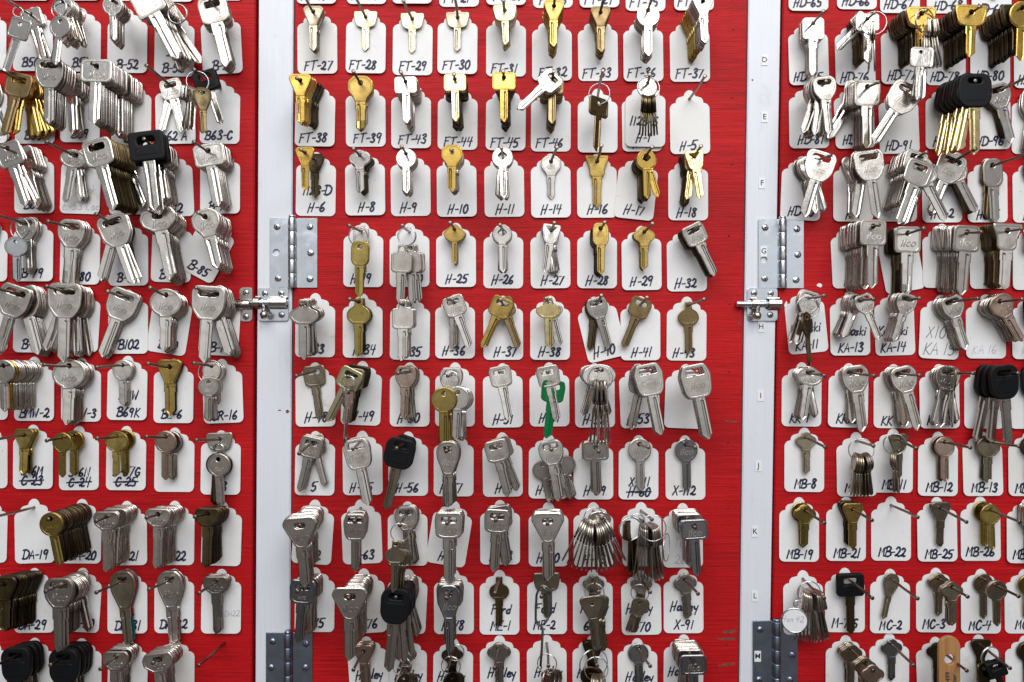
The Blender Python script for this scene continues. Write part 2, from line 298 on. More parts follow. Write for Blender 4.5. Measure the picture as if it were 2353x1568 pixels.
def handwriting(lines, base, spacing, cap, pen, rng, strike=False, align=0.0, slant=.17):
    bm = bmesh.new(); cnt = 0
    for li, s in enumerate(lines):
        wd = sum(ADV.get(c, .4 if c == ' ' else (.66 if c.isupper() or c.isdigit() else .5)) for c in s)*cap
        cap_ = cap if wd < 84 else cap*84/wd
        x = -min(wd, 84)/2+align; yb = -(base-(len(lines)-1-li)*spacing)
        x0 = x; lean = rng.uniform(-.02, .03)
        for c in s:
            if c != ' ':
                sc_ = cap_*rng.uniform(.93, 1.08)
                for st in glyph(c):
                    q = [((x+(u+v*slant)*sc_+rng.uniform(-.25, .25))*U, (yb+lean*(x-x0)+v*sc_+rng.uniform(-.25, .25))*U) for u, v in st]
                    ribbon(bm, q, pen*U, -.00005*(1+cnt % 7)); cnt += 1
            x += ADV.get(c, .4 if c == ' ' else (.66 if c.isupper() or c.isdigit() else .5))*cap_*rng.uniform(.95, 1.05)
        if strike and li == len(lines)-1:
            ribbon(bm, [((x0-4)*U, (yb+cap_*.45)*U), (0, (yb+cap_*.5)*U), ((x+2)*U, (yb+cap_*.55)*U)], pen*.8*U, -.0005)
    me = bpy.data.meshes.new('handwriting'); bm.to_mesh(me); bm.free(); return me

# ================= boards, stiles
def prism(name, poly, y0, y1, mat, parent=None):
    bm = bmesh.new(); f = [bm.verts.new(((x-CX)*U, y0, (CY-y)*U)) for x, y in poly]; k = [bm.verts.new(((x-CX)*U, y1, (CY-y)*U)) for x, y in poly]
    bm.faces.new(f); bm.faces.new(k[::-1]); nn = len(poly)
    for i in range(nn): bm.faces.new((f[i], k[i], k[(i+1) % nn], f[(i+1) % nn]))
    bmesh.ops.recalc_face_normals(bm, faces=bm.faces[:])
    bmesh.ops.bevel(bm, geom=[e for e in bm.edges if abs(e.verts[0].co.y-y0) < 1e-6 and abs(e.verts[1].co.y-y0) < 1e-6], offset=.0012, segments=2, affect='EDGES')
    return link(name, bm_mesh(bm, name), mat, parent)
T0, B0 = -160, 1730
back = prism('backing_board', [(-400, T0), (2750, T0), (2750, B0), (-400, B0)], .022, .034, MAT['gap'])
tag(back, 'dark backing seen only in the narrow gaps between boards and stiles', 'backing')
pl = prism('key_board', [(-380, T0+5), (587.5, T0+5), (577.5, B0-5), (-380, B0-5)], 0, .018, MAT['red_board'])
tag(pl, 'red painted plywood key board at the left, cut by the left edge', 'key board', 'red key boards')
pm = prism('key_board', [(678.5, T0+5), (1719, T0+5), (1693.5, B0-5), (668, B0-5)], 0, .018, MAT['red_board'])
tag(pm, 'widest red painted plywood key board, between the two white stiles', 'key board', 'red key boards')
pr = prism('key_board', [(1802, T0+5), (2730, T0+5), (2730, B0-5), (1770, B0-5)], 0, .018, MAT['red_board'])
tag(pr, 'red painted plywood key board at the right, cut by the right edge', 'key board', 'red key boards')
s1 = prism('stile', [(595, T0+2), (674, T0+2), (664.5, B0-2), (585.5, B0-2)], .0008, .019, MAT['white'])
tag(s1, 'white painted wooden stile left of the widest red board', 'stile', 'white stiles')
s2 = prism('stile', [(1723, T0+2), (1797, T0+2), (1766, B0-2), (1698, B0-2)], .0008, .019, MAT['white'])
tag(s2, 'white painted wooden stile with printed row letters', 'stile', 'white stiles')
def patch(name, parent, pts, mat, y=-.0004):
    bm = bmesh.new(); f = [bm.verts.new(((x-CX)*U, y, (CY-yy)*U)) for x, yy in pts]; k = [bm.verts.new(((x-CX)*U, .002, (CY-yy)*U)) for x, yy in pts]
    bm.faces.new(f)
    for i in range(len(f)): bm.faces.new((f[i], k[i], k[(i+1) % len(f)], f[(i+1) % len(f)]))
    return link(name, bm_mesh(bm, name), mat, parent)
rng = random.Random(7)
def blotch(x, y, rx, ry, n=9): return [(x+rx*math.cos(i*2*math.pi/n)*rng.uniform(.6, 1.15), y+ry*math.sin(i*2*math.pi/n)*rng.uniform(.6, 1.15)) for i in range(n)]
for x, y in ((1685, 68), (1681, 226), (1681, 378), (1675, 542), (1676, 699), (1675, 855), (1673, 1017), (1673, 1169), (1670, 1483)):
    patch('nail_hole', pm, blotch(x, y, 3.0, 2.2), MAT['knot'])
for pts in ([(1662, 1450), (1690, 1446), (1692, 1452), (1680, 1455), (1660, 1456)], [(1644, 1468), (1668, 1465), (1692, 1466), (1690, 1471), (1660, 1472)], [(1648, 1529), (1670, 1524), (1689, 1523), (1688, 1528), (1655, 1532)], [(1664, 966), (1695, 969), (1697, 972), (1670, 971)], [(1693, 740), (1700, 742), (1699, 748), (1694, 746)]):
    patch('splintered_chip', pm, pts, MAT['rawwood'])
for pts in (blotch(1884, 656, 7, 5), blotch(1806, 700, 4, 8)): patch('paint_chip', pr, pts, MAT['label'], -.0003)
for pts in (blotch(660, 946, 5, 4), blotch(642, 943, 5, 1.2)): patch('dark_knot', s1, [(x, y) for x, y in pts], MAT['rawwood'], .0004)
patch('dark_knot', s2, blotch(1729, 184, 2.2, 2), MAT['knot'], .0004)

# ================= hinges, bolts, row letters
def screw(parent, px, py, kind, y, mat, r=8):
    c = P(px, py); c.y = y
    bm = bmesh.new(); prof = [(r, 0), (r*.9, .0011), (r*.55, .0019), (r*.2, .0021)]; rings = []
    for q, d in prof: rings.append([bm.verts.new((q*U*math.cos(k*math.pi/9), -d, q*U*math.sin(k*math.pi/9))) for k in range(18)])
    for p0, p1 in zip(rings, rings[1:]):
        for k in range(18): bm.faces.new((p0[k], p0[(k+1) % 18], p1[(k+1) % 18], p1[k]))
    bm.faces.new(rings[-1])
    ob = link('screw', bm_mesh(bm, 'screw', True), mat, parent, c)
    a = rng.uniform(0, 180)
    for q in ((a,) if kind == '-' else (a, a+90)):
        b2 = bmesh.new(); L = r*(.9 if kind == '-' else .55)*U; wd = r*.13*U
        box(b2, -L, L, -.00235, -.0012, -wd, wd)
        me = bm_mesh(b2, 'slot'); me.transform(Matrix.Rotation(R(q), 4, 'Y')); me.transform(Matrix.Translation((0, -.00004*(q > a), 0)))
        link('slot', me, MAT['gap'], ob)
def hinge(label, lx0, lx1, rx1, y0, y1, mat, screws, hole=None, top=495):
    bx = (lx1+rx1[0])/2
    root = empty('butt_hinge', P(bx, (y0+y1)/2)); tag(root, label, 'hinge', 'butt hinges')
    inv = -root.location
    def leaf(x0, x1, holes):
        lp = [rrect((x0-CX)*U, (x1-CX)*U, (CY-y1)*U, (CY-y0)*U, 1.5*U)]+[ell((hx-CX)*U, (CY-hy)*U, 8*U) for hx, hy in holes]
        me = flat_solid('leaf', lp, .0018, .0003); me.transform(Matrix.Translation((0, -.0011, 0))); me.transform(Matrix.Translation(inv)); return link('leaf', me, mat, root)
    leaf(lx0, lx1, [hole] if hole else []); leaf(rx1[0], rx1[1], [])
    hh = (y1-y0)/5; 
    for i in range(5):
        bm = bmesh.new(); a, b_ = y0+hh*i+.4, y0+hh*(i+1)-.4; xa = bx
        tube(bm, [P(xa, a)+Vector((0, -.0035, 0)), P(xa, a+1)+Vector((0, -.0035, 0)), P(xa, b_-1)+Vector((0, -.0035, 0)), P(xa, b_)+Vector((0, -.0035, 0))], [9.1*U, 9.4*U, 9.4*U, 9.1*U], 16)
        me = bm_mesh(bm, 'knuckle', True); me.transform(Matrix.Translation(inv)); link('knuckle', me, mat, root)
    bm = bmesh.new(); tube(bm, [P(bx, top)+Vector((0, -.0035, 0)), P(bx, top+2)+Vector((0, -.0035, 0)), P(bx, y0+1)+Vector((0, -.0035, 0))], [6*U, 8.2*U, 8.2*U], 16)
    me = bm_mesh(bm, 'pin_head', True); me.transform(Matrix.Translation(inv)); link('pin_head', me, mat, root)
    for px, py, k in screws:
        c = P(px, py)-root.location
        s_ = None
        screw_rel(root, px, py, k, -.0021, mat)
    return root
def screw_rel(root, px, py, kind, y, mat, r=8):
    n0 = len(bpy.data.objects); keep = root.location.copy()
    screw(root, px, py, kind, y, mat, r)
    for ch in root.children:
        if ch.name.startswith('screw') and not ch.get('done'):
            ch.location = ch.location-keep; ch['done'] = 1
hinge('silver butt hinge on the left stile, upper one with an empty screw hole', 621, 664, (682.5, 730), 502, 662, MAT['zinc'], [(638, 522, '+'), (640, 641, '+'), (713, 522, '-'), (714.5, 582, '-'), (713, 642, '-')], (636, 581), 495)
hinge('dark bluish butt hinge at the bottom of the left stile', 612, 654, (674, 719), 1453, 1613, MAT['zincdark'], [(627.5, 1473, '+'), (624, 1533, '+'), (704, 1478, '-'), (703, 1533, '-')], None, 1446)
hinge('silver butt hinge on the right stile beside row letter G', 1742, 1787.5, (1804.5, 1846), 504, 663, MAT['zinc'], [(1757, 524, '+'), (1756, 641, '+'), (1830, 527, '-'), (1832, 586, '-'), (1828, 644, '-')], (1754, 598), 498)
hinge('dark bluish butt hinge at the bottom of the right stile', 1729, 1774, (1791, 1832), 1426, 1586, MAT['zincdark'], [(1745.5, 1446, '+'), (1743, 1561, '+'), (1819, 1504, '-'), (1814, 1561, '-')], None, 1419)
for ob in bpy.data.objects:
    if 'done' in ob: del ob['done']
def bolt(label, px0, px1, y0, y1, bx0, bx1, by, knob, guides, screws):
    root = empty('barrel_bolt', P((px0+px1)/2, (y0+y1)/2)); tag(root, label, 'bolt', 'barrel bolts'); inv = -root.location
    def put(name, me, mat): me.transform(Matrix.Translation(inv)); return link(name, me, mat, root)
    me = flat_solid('plate', [rrect((px0-CX)*U, (px1-CX)*U, (CY-y1)*U, (CY-y0)*U, 7*U)], .0016, .0003); me.transform(Matrix.Translation((0, -.0009, 0))); put('plate', me, MAT['zinc'])
    up = Vector((0, -.0062, 0))
    bm = bmesh.new(); tube(bm, [P(bx0, by)+up, P(bx0+1.5, by)+up, P(bx1-1.5, by)+up, P(bx1, by)+up], [6.6*U, 7.6*U, 7.6*U, 6.6*U], 16); put('rod', bm_mesh(bm, 'rod', True), MAT['zinc'])
    for gx0, gx1 in guides:
        bm = bmesh.new(); pts = [(-15, .0018), (-13.2, .0022), (-12, .0075), (-8, .0112), (0, .0122), (8, .0112), (12, .0075), (13.2, .0022), (15, .0018)]
        a = [[bm.verts.new(((gx-CX)*U, -d, (CY-by-z)*U)) for z, d in pts] for gx in (gx0, gx1)]
        b2 = [[bm.verts.new(((gx-CX)*U, -max(.0017, d-.0012), (CY-by-z*.9)*U)) for z, d in pts] for gx in (gx0, gx1)]
        for i in range(len(pts)-1):
            bm.faces.new((a[0][i], a[0][i+1], a[1][i+1], a[1][i])); bm.faces.new((b2[0][i], b2[1][i], b2[1][i+1], b2[0][i+1]))
            for q in (0, 1): bm.faces.new((a[q][i], b2[q][i], b2[q][i+1], a[q][i+1]))
        put('guide', bm_mesh(bm, 'guide'), MAT['steel'])
    kx, ky = knob; k0 = P(kx, by)+up; k1 = P(kx, ky-8, .012); k2 = P(kx, ky, .015)
    bm = bmesh.new(); tube(bm, [k0, k1, k2], [5*U, 5*U, 4.5*U], 12); tube(bm, [k2+Vector((0, .004, .003)), k2, k2+Vector((0, -.003, -.004))], [8*U, 10*U, 6*U], 14)
    put('knob', bm_mesh(bm, 'knob', True), MAT['steel'])
    for px, py in screws: screw_rel(root, px, py, '+', -.0018, MAT['zinc'], 7.5)
    return root
bolt('sliding bolt on the left stile below the upper hinge', 593, 664, 662, 738, 547, 661, 696, (607, 724), [(588, 600), (621, 662)], [(610, 675), (647, 675), (648, 724)])
bolt('sliding bolt on the right stile above row letter H', 1716, 1786, 662, 738, 1688.5, 1791, 699, (1740, 726), [(1724, 1737), (1762, 1790)], [(1732, 674), (1770, 675), (1769, 724)])
kp = empty('bolt_keeper', P(566, 700)); tag(kp, 'small grey bolt keeper on the edge of the left board', 'keeper')
me = flat_solid('plate', [rrect(-15*U, 15*U, -39.5*U, 39.5*U, 9*U)], .0016, .0003); me.transform(Matrix.Translation((0, -.0009, 0))); link('plate', me, MAT['steel'], kp)
bm = bmesh.new(); tube(bm, [Vector((-21*U, -.006, 0)), Vector((-19*U, -.006, 0)), Vector((12*U, -.006, 0)), Vector((14*U, -.006, 0))], [9*U, 12*U, 12*U, 10*U], 14); link('strap', bm_mesh(bm, 'strap', True), MAT['steel'], kp)
for px, py in ((566, 673), (566, 728)): screw_rel(kp, px, py, '+', -.0018, MAT['zinc'], 7.5)
for ob in bpy.data.objects:
    if 'done' in ob: del ob['done']
for ch, x, y, dy in (('D', 1757, 138, 0), ('E', 1757, 269, 0), ('F', 1751, 421, 0), ('G', 1754, 578, -.0022), ('H', 1749, 751, 0), ('I', 1748, 910, 0), ('J', 1743, 1071, 0), ('K', 1735, 1222, 0), ('L', 1735, 1370, 0), ('M', 1740, 1507, -.0022)):
    me = flat_solid('row_letter_label', [rrect(-7.5*U, 7.5*U, -12.5*U, 12.5*U, .6*U)], .0003); ob = link('row_letter_label', me, MAT['label'], None, P(x, y)+Vector((0, .0002+dy, 0)))
    tag(ob, f'small white label printed with the letter {ch} on the right stile', 'label', 'row letter labels')
    tm = text_mesh('printed_letter', ch, 17.5*U, 0, .00005, .0001); tm.transform(Matrix.Translation((0, -.00025, 0))); link('printed_letter', tm, MAT['print'], ob)

# ================= key shapes: bow outline, hole, blade start, width, length (units at the hole)
def slot(x0, x1, y0, y1, r=3.4): return rrect(x0, x1, y0, y1, min(r, (y1-y0)/2-.01), 3)
HOLE = ell(0, 0, 4.2, n=14)
def bend(pts): return pts
ST = {
 'trap': (rpoly([(-26, 13), (26, 13), (27.5, 4), (22, -20), (8, -25), (-8, -25), (-22, -20), (-27.5, 4)], 9), [HOLE], -23, 15.5, 77),
 'hexbow': (rpoly([(-18, 14), (18, 14), (24, 7), (21, -4), (10.5, -27), (9, -33), (-9, -33), (-10.5, -27), (-21, -4), (-24, 7)], 5), [HOLE], -31, 17.5, 90),
 'round': (arc(0, -11, 23, 23, -68, 248, 26)+[(-8.8, -36), (8.8, -36)], [HOLE], -34, 17, 92),
 'roundbig': (arc(0, -14, 30, 26, -70, 250, 28)+[(-10, -42), (10, -42)], [HOLE], -40, 19, 104),
 'hex': (rpoly([(-12, 13), (12, 13), (23, 3), (23, -14), (12, -28), (10, -34), (-10, -34), (-12, -28), (-23, -14), (-23, 3)], 5), [HOLE], -32, 17, 86),
 'clover': (arc(0, 0, 14, 12, 20, 160, 8)+arc(-14.5, -9, 10.5, 11, 110, 250, 8)+[(-12, -24), (-9, -34), (9, -34), (12, -24)]+arc(14.5, -9, 10.5, 11, -70, 70, 8), [HOLE], -32, 17, 86),
 'tsq': (rrect(-26, 26, -27, 12, 8), [HOLE], -25, 18, 96),
 'slotsq': (rpoly([(-21, 13), (21, 13), (25, 2), (23, -28), (13, -33), (-13, -33), (-23, -28), (-25, 2)], 7), [slot(-13, 13, -5.5, 5)], -31, 18, 107),
 'square': (rrect(-24, 24, -33, 13, 6), [HOLE], -31, 18, 112),
 'slothole': (rrect(-23, 23, -34, 12, 8), [HOLE], -32, 18, 109),
 'slotround': (rpoly([(-16, 13), (16, 13), (24, 2), (23, -18), (12, -33), (9, -36), (-9, -36), (-12, -33), (-23, -18), (-24, 2)], 9), [slot(-14, 14, -4, 6, 5)], -34, 18, 104),
 'slotbig': (rpoly([(-24, 14), (24, 14), (30, 4), (28, -28), (16, -44), (11, -46), (-11, -46), (-16, -44), (-28, -28), (-30, 4)], 12), [slot(-18, 18, -5, 6, 5)], -44, 20, 120),
 'oval': (ell(0, -8, 27, 19, 28), [slot(-9, 9, -4.5, 4.5)], -25, 17, 98),
 'ovalwide': (ell(0, -11, 35, 24, 30), [slot(-9, 9, -4.5, 4.5)], -33, 17, 102),
 'ovalt': (rpoly([(-20, 11), (20, 11), (26, 3), (24, -14), (14, -22), (9, -26), (-9, -26), (-14, -22), (-24, -14), (-26, 3)], 8), [HOLE], -24, 17, 105),
 'fan': (rpoly([(-24, 12), (24, 12), (24, 5), (17, -12), (16, -28), (9, -33), (-9, -33), (-16, -28), (-17, -12), (-24, 5)], 5), [HOLE], -31, 18, 96),
 'oblong': (rpoly([(-11, 12), (11, 12), (17, 2), (17, -28), (10, -37), (-10, -37), (-17, -28), (-17, 2)], 7), [HOLE], -35, 16, 97),
 'loopsq': (rpoly([(-7, 8), (7, 8), (8, -7), (20, -10), (20, -42), (15, -47), (-15, -47), (-20, -42), (-20, -10), (-8, -7)], 4), [ell(0, 0, 3.9, n=12)], -45, 17, 105),
 'loopround': (arc(0, -27, 23, 19, -62, 62, 12)+[(8, -8), (7.5, 7), (-7.5, 7), (-8, -8)]+arc(0, -27, 23, 19, 118, 242, 12), [ell(0, 0, 3.9, n=12)], -43, 16, 106),
 'looptee': (rpoly([(-9, 9), (9, 9), (10, -6), (24, -12), (27, -22), (22, -29), (12, -36), (-12, -36), (-22, -29), (-27, -22), (-24, -12), (-10, -6)], 4), [slot(-5.5, 5.5, -4, 4)], -34, 18, 98),
 'diamond': (rpoly([(-5, 12), (5, 12), (28, -8), (24, -20), (9, -32), (-9, -32), (-24, -20), (-28, -8)], 8), [HOLE], -30, 13, 84),
 'ringbow': (arc(0, -10, 22, 22, -66, 246, 26)+[(-9, -34), (9, -34)], [rpoly([(0, 4.5), (11, -6), (0, -15), (-11, -6)], 4)], -32, 16, 96),
 'trihole': (rpoly([(-19, 12), (19, 12), (20, 2), (15, -24), (8, -31), (-8, -31), (-15, -24), (-20, 2)], 6), [rpoly([(-12, 5.5), (12, 5.5), (0, -7)], 2)], -29, 16, 93),
 'egg': (rpoly([(-12, 16), (12, 16), (23, 3), (23, -16), (12, -44), (9, -52), (-9, -52), (-12, -44), (-23, -16), (-23, 3)], 13), [rpoly([(-9, 5), (9, 5), (6, -5), (-6, -5)], 2)], -50, 17, 116),
 'oct': (rpoly([(-26, 13), (26, 13), (33, 0), (30, -14), (12, -27), (-12, -27), (-30, -14), (-33, 0)], 4), [slot(-9, 9, -4.5, 4.5)], -25, 20, 114),
 'octbig': (rpoly([(-20, 14), (20, 14), (28, -4), (25, -36), (18, -48), (-18, -48), (-25, -36), (-28, -4)], 6), [rpoly([(-15, 7), (15, 7), (17, -6), (-17, -6)], 3)], -46, 19, 124),
 'triangle': (rpoly([(-24, 15), (24, 15), (31, 3), (8, -40), (-8, -40), (-31, 3)], 9), [slot(-9, 9, -4.5, 4.5)], -38, 18, 106),
 'blacksq': (rrect(-28, 28, -32, 15, 7), [slot(-14, 14, -7, 6, 5)], -30, 17, 112),
 'blackbig': (rpoly([(-22, 15), (22, 15), (33, 2), (33, -38), (20, -52), (-20, -52), (-33, -38), (-33, 2)], 9), [slot(-14, 14, -5, 6, 5)], -50, 20, 146),
 'blackround': (rpoly([(-18, 15), (18, 15), (27, 2), (25, -34), (14, -48), (-14, -48), (-25, -34), (-27, 2)], 12), [slot(-12, 12, -4.5, 5, 4)], -46, 18, 134),
}
ST['loop'] = ST['slotbig']
KTH = .0022
BOW, BLADE = {}, {}
def bow_mesh(st):
    if st not in BOW:
        out, holes, bs, bw, ln = ST[st]; rub = st.startswith('black')
        lp = [[(x*U, y*U) for x, y in out]]+[[(x*U, y*U) for x, y in h] for h in holes]
        me = flat_solid('bow', lp, .0085 if rub else KTH, .0016 if rub else .0006, 2 if rub else 1)
        ys = [y for x, y in out]; cy = (max(ys)+min(ys))/2; hh = (max(ys)-min(ys))/2; wx = max(x for x, y in out)
        if rub:      # raised panel on the plastic head
            pan = flat_solid('panel', [rrect(-wx*.62*U, wx*.62*U, (cy-hh*.62)*U, (min(-9, cy+hh*.2))*U, 4*U)], .0093, .0006, 1)
        else:        # coined rim round the bow
            e1, e2 = 1-1.3/wx, 1-4.6/wx
            pan = flat_solid('rim', [[(x*e1*U, (cy+(y-cy)*(1-1.3/hh))*U) for x, y in out], [(x*e2*U, (cy+(y-cy)*(1-4.6/hh))*U) for x, y in out]], KTH+.0007, .0003, 1)
        bm = bmesh.new(); bm.from_mesh(me); bm.from_mesh(pan); bm.to_mesh(me); bm.free(); BOW[st] = me
    return BOW[st]
def blade_mesh(st):              # a milled blank: section with a groove on each face, shoulder, tip
    if st not in BLADE:
        out, holes, bs, bw, ln = ST[st]; v = sum(map(ord, st)) % 4
        h = KTH/2*.94; bm = bmesh.new(); W_ = bw/2
        secs = []
        L = ln+bs              # bs is negative
        side = 1 if v % 2 else -1
        for yy, sh, g, tip in ((bs+.6, 0, 0, 0), (bs-5, 0, .15, 0), (bs-8, 0, 1, 0), (bs-L*.26, 0, 1, 0), (bs-L*.265, 1, 1, 0), (-ln+W_*.95, 1, 1, 0), (-ln+.3, 1, .8, 1)):
            k = 1 if not (v and not sh) else 1.16
            x0, x1 = -W_*k if side > 0 or not sh else -W_, W_*k if side < 0 or not sh else W_
            if sh: x0, x1 = -W_, W_
            if tip: c = W_*(.1 if v < 2 else -.25); x0, x1 = c-1.6, c+1.6
            cen = (x0+x1)/2; wd = x1-x0; gd = .42*g*h*2
            gx = cen+(-.16 if side > 0 else .16)*wd; gw = wd*.17
            front = [(x0, h*.5), (x0+wd*.06, h), (gx-gw, h), (gx-gw*.2, h-gd), (gx+gw*.3, h-gd), (gx+gw, h), (x1-wd*.06, h-(.18*h*g)), (x1, h*.4)]
            sec = [(x*U, -y_) for x, y_ in front]+[(x*U, y_) for x, y_ in reversed(front)]
            secs.append([bm.verts.new((x, y_, yy*U)) for x, y_ in sec])
        for a, b_ in zip(secs, secs[1:]):
            for i in range(len(a)): bm.faces.new((a[i], a[(i+1) % len(a)], b_[(i+1) % len(a)], b_[i]))
        bm.faces.new(secs[0]); bm.faces.new(secs[-1])
        BLADE[st] = bm_mesh(bm, 'blade')
    return BLADE[st]
CM = {}
EDGE = {'silver': 'edge', 'steel': 'edge'}       # sheared sides are rougher; their darker tone paints shade into the stacks
def cm(me, col):                 # one mesh copy per shape and metal
    k = (me.name, col)
    if k not in CM:
        c = me.copy(); c.materials.clear(); c.materials.append(MAT[col]); CM[k] = c
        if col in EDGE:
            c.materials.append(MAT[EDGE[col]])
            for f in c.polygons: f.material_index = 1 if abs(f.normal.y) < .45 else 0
    return CM[k]
LOGO = {}
def logo(s, col, size, zc):
    k = (s, col, round(size, 1), zc)
    if k not in LOGO:
        me = text_mesh('raised_lettering', s, size*U, .28 if s == 'ilco' else 0, .00035, .00016)
        if s in ('Ford', 'Curtis'):
            bm = bmesh.new(); o_, i_ = ell(0, 0, size*1.45, size*.62, 28), ell(0, 0, size*1.36, size*.53, 28)
            vo = [[bm.verts.new((x*U, yy, y*U)) for x, y in q] for yy in (-.00022, .00015) for q in (o_, i_)]
            for i in range(28):
                j = (i+1) % 28; bm.faces.new((vo[0][i], vo[0][j], vo[1][j], vo[1][i])); bm.faces.new((vo[0][i], vo[2][i], vo[2][j], vo[0][j])); bm.faces.new((vo[1][i], vo[1][j], vo[3][j], vo[3][i]))
            bm.from_mesh(me); bm.to_mesh(me); bm.free()
        me.transform(Matrix.Translation((0, 0, zc*U)))
        me.materials.append(MAT[col]); LOGO[k] = me
    return LOGO[k]

# ================= slots: tag, nail, keys, rings
SLOTS = []
def S(hx, hy, tilt, text, head, groups=(), rings=(), *a, **k): SLOTS.append(dict(hx=hx, hy=hy, tilt=tilt, text=text, head=head, groups=list(groups), rings=list(rings), **k))
# S(hole x, hole y, tilt, text, nail head, [groups back to front], rings)   group: (style, colour, n, hole x, hole y, angle, scale, jitter, yaw)
S(-30,38,0,'B-49',(-110,-2))
S(78,38,0,'B50',(5,-8),[('square','silver',4,66,40,16,1,14),('square','silver',1,48,57,-18,1.05)],[(42,28,11)],tl=.5)
S(187,39,0,'B51',(136,-4),[('round','silver',15,140,9,4,1,10),('round','silver',2,140,50,-7,1.1,9)],[(136,20,21)],'R')
S(295,42,0,'B-52',(252,-6),[('round','silver',12,257,3,0,1.02,1)],ref='the first tag marked B-52')
S(402,50,0,'Isu\nB-52',(322,-18),[('square','steel',10,350,10,24,1.3,9),('square','steel',2,332,-12,28,1.46)],[(408,32,22)],ref='the tag marked Isu B-52')
S(507,45,3,'B-54',(478,-6),[('slotsq','steel',11,484,12,14,1.38,2)],ref='the last tag in the B50 row')
S(72,-124,0,'',(20,-160));S(187,-124,0,'',(150,-160));S(295,-124,0,'',(250,-160));S(400,-121,0,'',(350,-160))
S(515,-125,0,'',(480,-160),[('trap','gold',2,507,-85,0,1,3)])
S(-27,204,0,'',(-90,165),[('loop','silver',2,-5,195,20,1.1,3)])
S(82,204,0,'B58',(-2,160),[('slotsq','brass',7,66,190,14,1.15,12),('slotsq','gold',2,50,185,-6,1.15,8),('slotsq','bronze',1,52,183,-13,1.25)])
S(186,201,0,'B59',(103,144),[('slotsq','silver',8,162,187,3,1.15,4),('slotbig','silver',10,115,150,-2,1.12,2)])
S(303,208,0,'B61',(211,146),[('tsq','silver',9,270,186,0,1.32,1),('tsq','silver',12,221,154,-1,1.4,1)])
S(403,205,2,'62 A',(336,150),[('slotsq','silver',1,398,201,-14,1.02),('slotsq','silver',1,391,197,14,1.05)])
S(507,204,0,'B63-C',(445,160),[('blacksq','steel',1,470,182,18,1),('tsq','silver',3,441,213,-6,.9,3,60),('egg','bronzed',2,464,214,3,.8,4,24)],[(454,188,24)])
S(728,-116,0,'FT-18',(712,-170));S(843,-116,0,'FT-19',(823,-170));S(948,-116,0,'FT-20',(930,-170));S(1054,-110,0,'FT-21',(1045,-170))
S(1163,-113,0,'FT-22',(1157,-170),[('trap','silver',4,1160,-88,0,1,2)]);S(1269,-108,0,'FT-23',(1272,-170));S(1376,-108,0,'FT-24',(1386,-170));S(1484,-100,0,'FT-25',(1500,-165));S(1594,-101,0,'FT-26',(1620,-160))
S(729,44,0,'FT-27',(702,-5),[('hexbow','pewter',6,717,29,0,1,2)])
S(842,43,0,'FT-28',(818,-4),[('trap','brassp',1,842,47,0,1)])
S(949,47,0,'FT-29',(927,2),[('trap','brassp',3,944,45,0,1,3)])
S(1052,45,0,'FT-30',(1045,-6),[('trap','pewter',2,1051,44,0,1)])
S(1163,50,0,'FT-31',(1157,1),[('trap','brassp',10,1159,25,2,1,2)])
S(1268,60,0,'FT-32',(1275,-4),[('hexbow','brass',14,1272,15,-1,1.02,1)])
S(1373,60,0,'FT-33',(1388,-6),[('hexbow','bronze',10,1379,29,1,1,2)])
S(1477,62,0,'FT-36',(1498,-3),[('round','silver',9,1490,24,0,1.15,3)])
S(1584,62,0,'FT-37',(1625,-15),[('hexbow','brass',10,1602,32,2,1,1),('hexbow','silver',9,1618,5,3,1.05,1)])
S(726,211,0,'FT-38',(682,180),[('hexbow','dark',12,706,199,0,1,1),('hexbow','gold',9,689,187,0,1.1,1)])
S(840,211,0,'FT-39',(812,164),[('hex','silver',3,834,200,2,1.05,4),('hex','brass',2,827,192,0,1.28,2)])
S(945,215,0,'FT-43',(921,166),[('tsq','silver',14,931,189,2,1,1)])
S(1052,218,0,'FT-44',(1043,171),[('tsq','dark',9,1047,196,2,1,2),('tsq','goldp',2,1044,183,1,1,1)])
S(1163,220,0,'FT-45',(1156,164),[('hexbow','dark',11,1158,190,1,1.05,2),('tsq','gold',2,1157,179,0,1.05,1)])
S(1266,222,0,'FT-46',(1272,164),[('tsq','bronze',12,1270,190,-1,1,3),('slotsq','silver',2,1271,180,-47,1,3)])
S(1373,225,0,'',(1385,162),[('tsq','bronze',1,1376,238,-3,1.15,1,35)],[(1377,216,24)],ref='the blank tag right of FT-46')
S(1474,222,0,'H-4',None,ref='the tag half hidden behind tag H-1')
S(1482,213,0,'1123-S\nH-1',(1493,172),[('round','bronzed',7,1490,231,0,.9,5,80),('round','silver',2,1487,192,0,.95)],[(1490,202,26)],ref='tag H-1')
S(1584,228,0,'H-5',(1620,175))
S(1857,-100,0,'HD-65',(1890,-165),[('hexbow','dark',5,1862,-72,4,1,3)]);S(1969,-104,0,'HD-66',(2010,-165),[('hexbow','dark',4,1976,-72,4,1,3)])
S(2067,-95,0,'HD-67',(2120,-165),[('hexbow','brassd',5,2064,-68,0,1,3),('hexbow','copper',2,2096,-78,3,1,3)]);S(2173,-95,0,'HD-68',(2225,-165),[('hexbow','dark',6,2183,-68,0,1,3)]);S(2276,-86,0,'HD-69',(2330,-165),[('hexbow','brassd',4,2284,-64,2,1,3)]);S(2384,-126,0,'HD-70',(2440,-180))
S(1855,70,1,'HD-75',(1892,26),[('slothole','silver',7,1870,55,0,1.1,1)])
S(1963,70,1,'HD-76',(2010,29),[('hexbow','dark',9,1982,56,0,1,2),('tsq','silver',1,1988,50,-45,1),('tsq','silver',2,1994,45,0,1.05,3),('tsq','silver',2,2006,68,-2,1,3,65)],[(2008,54,27)])
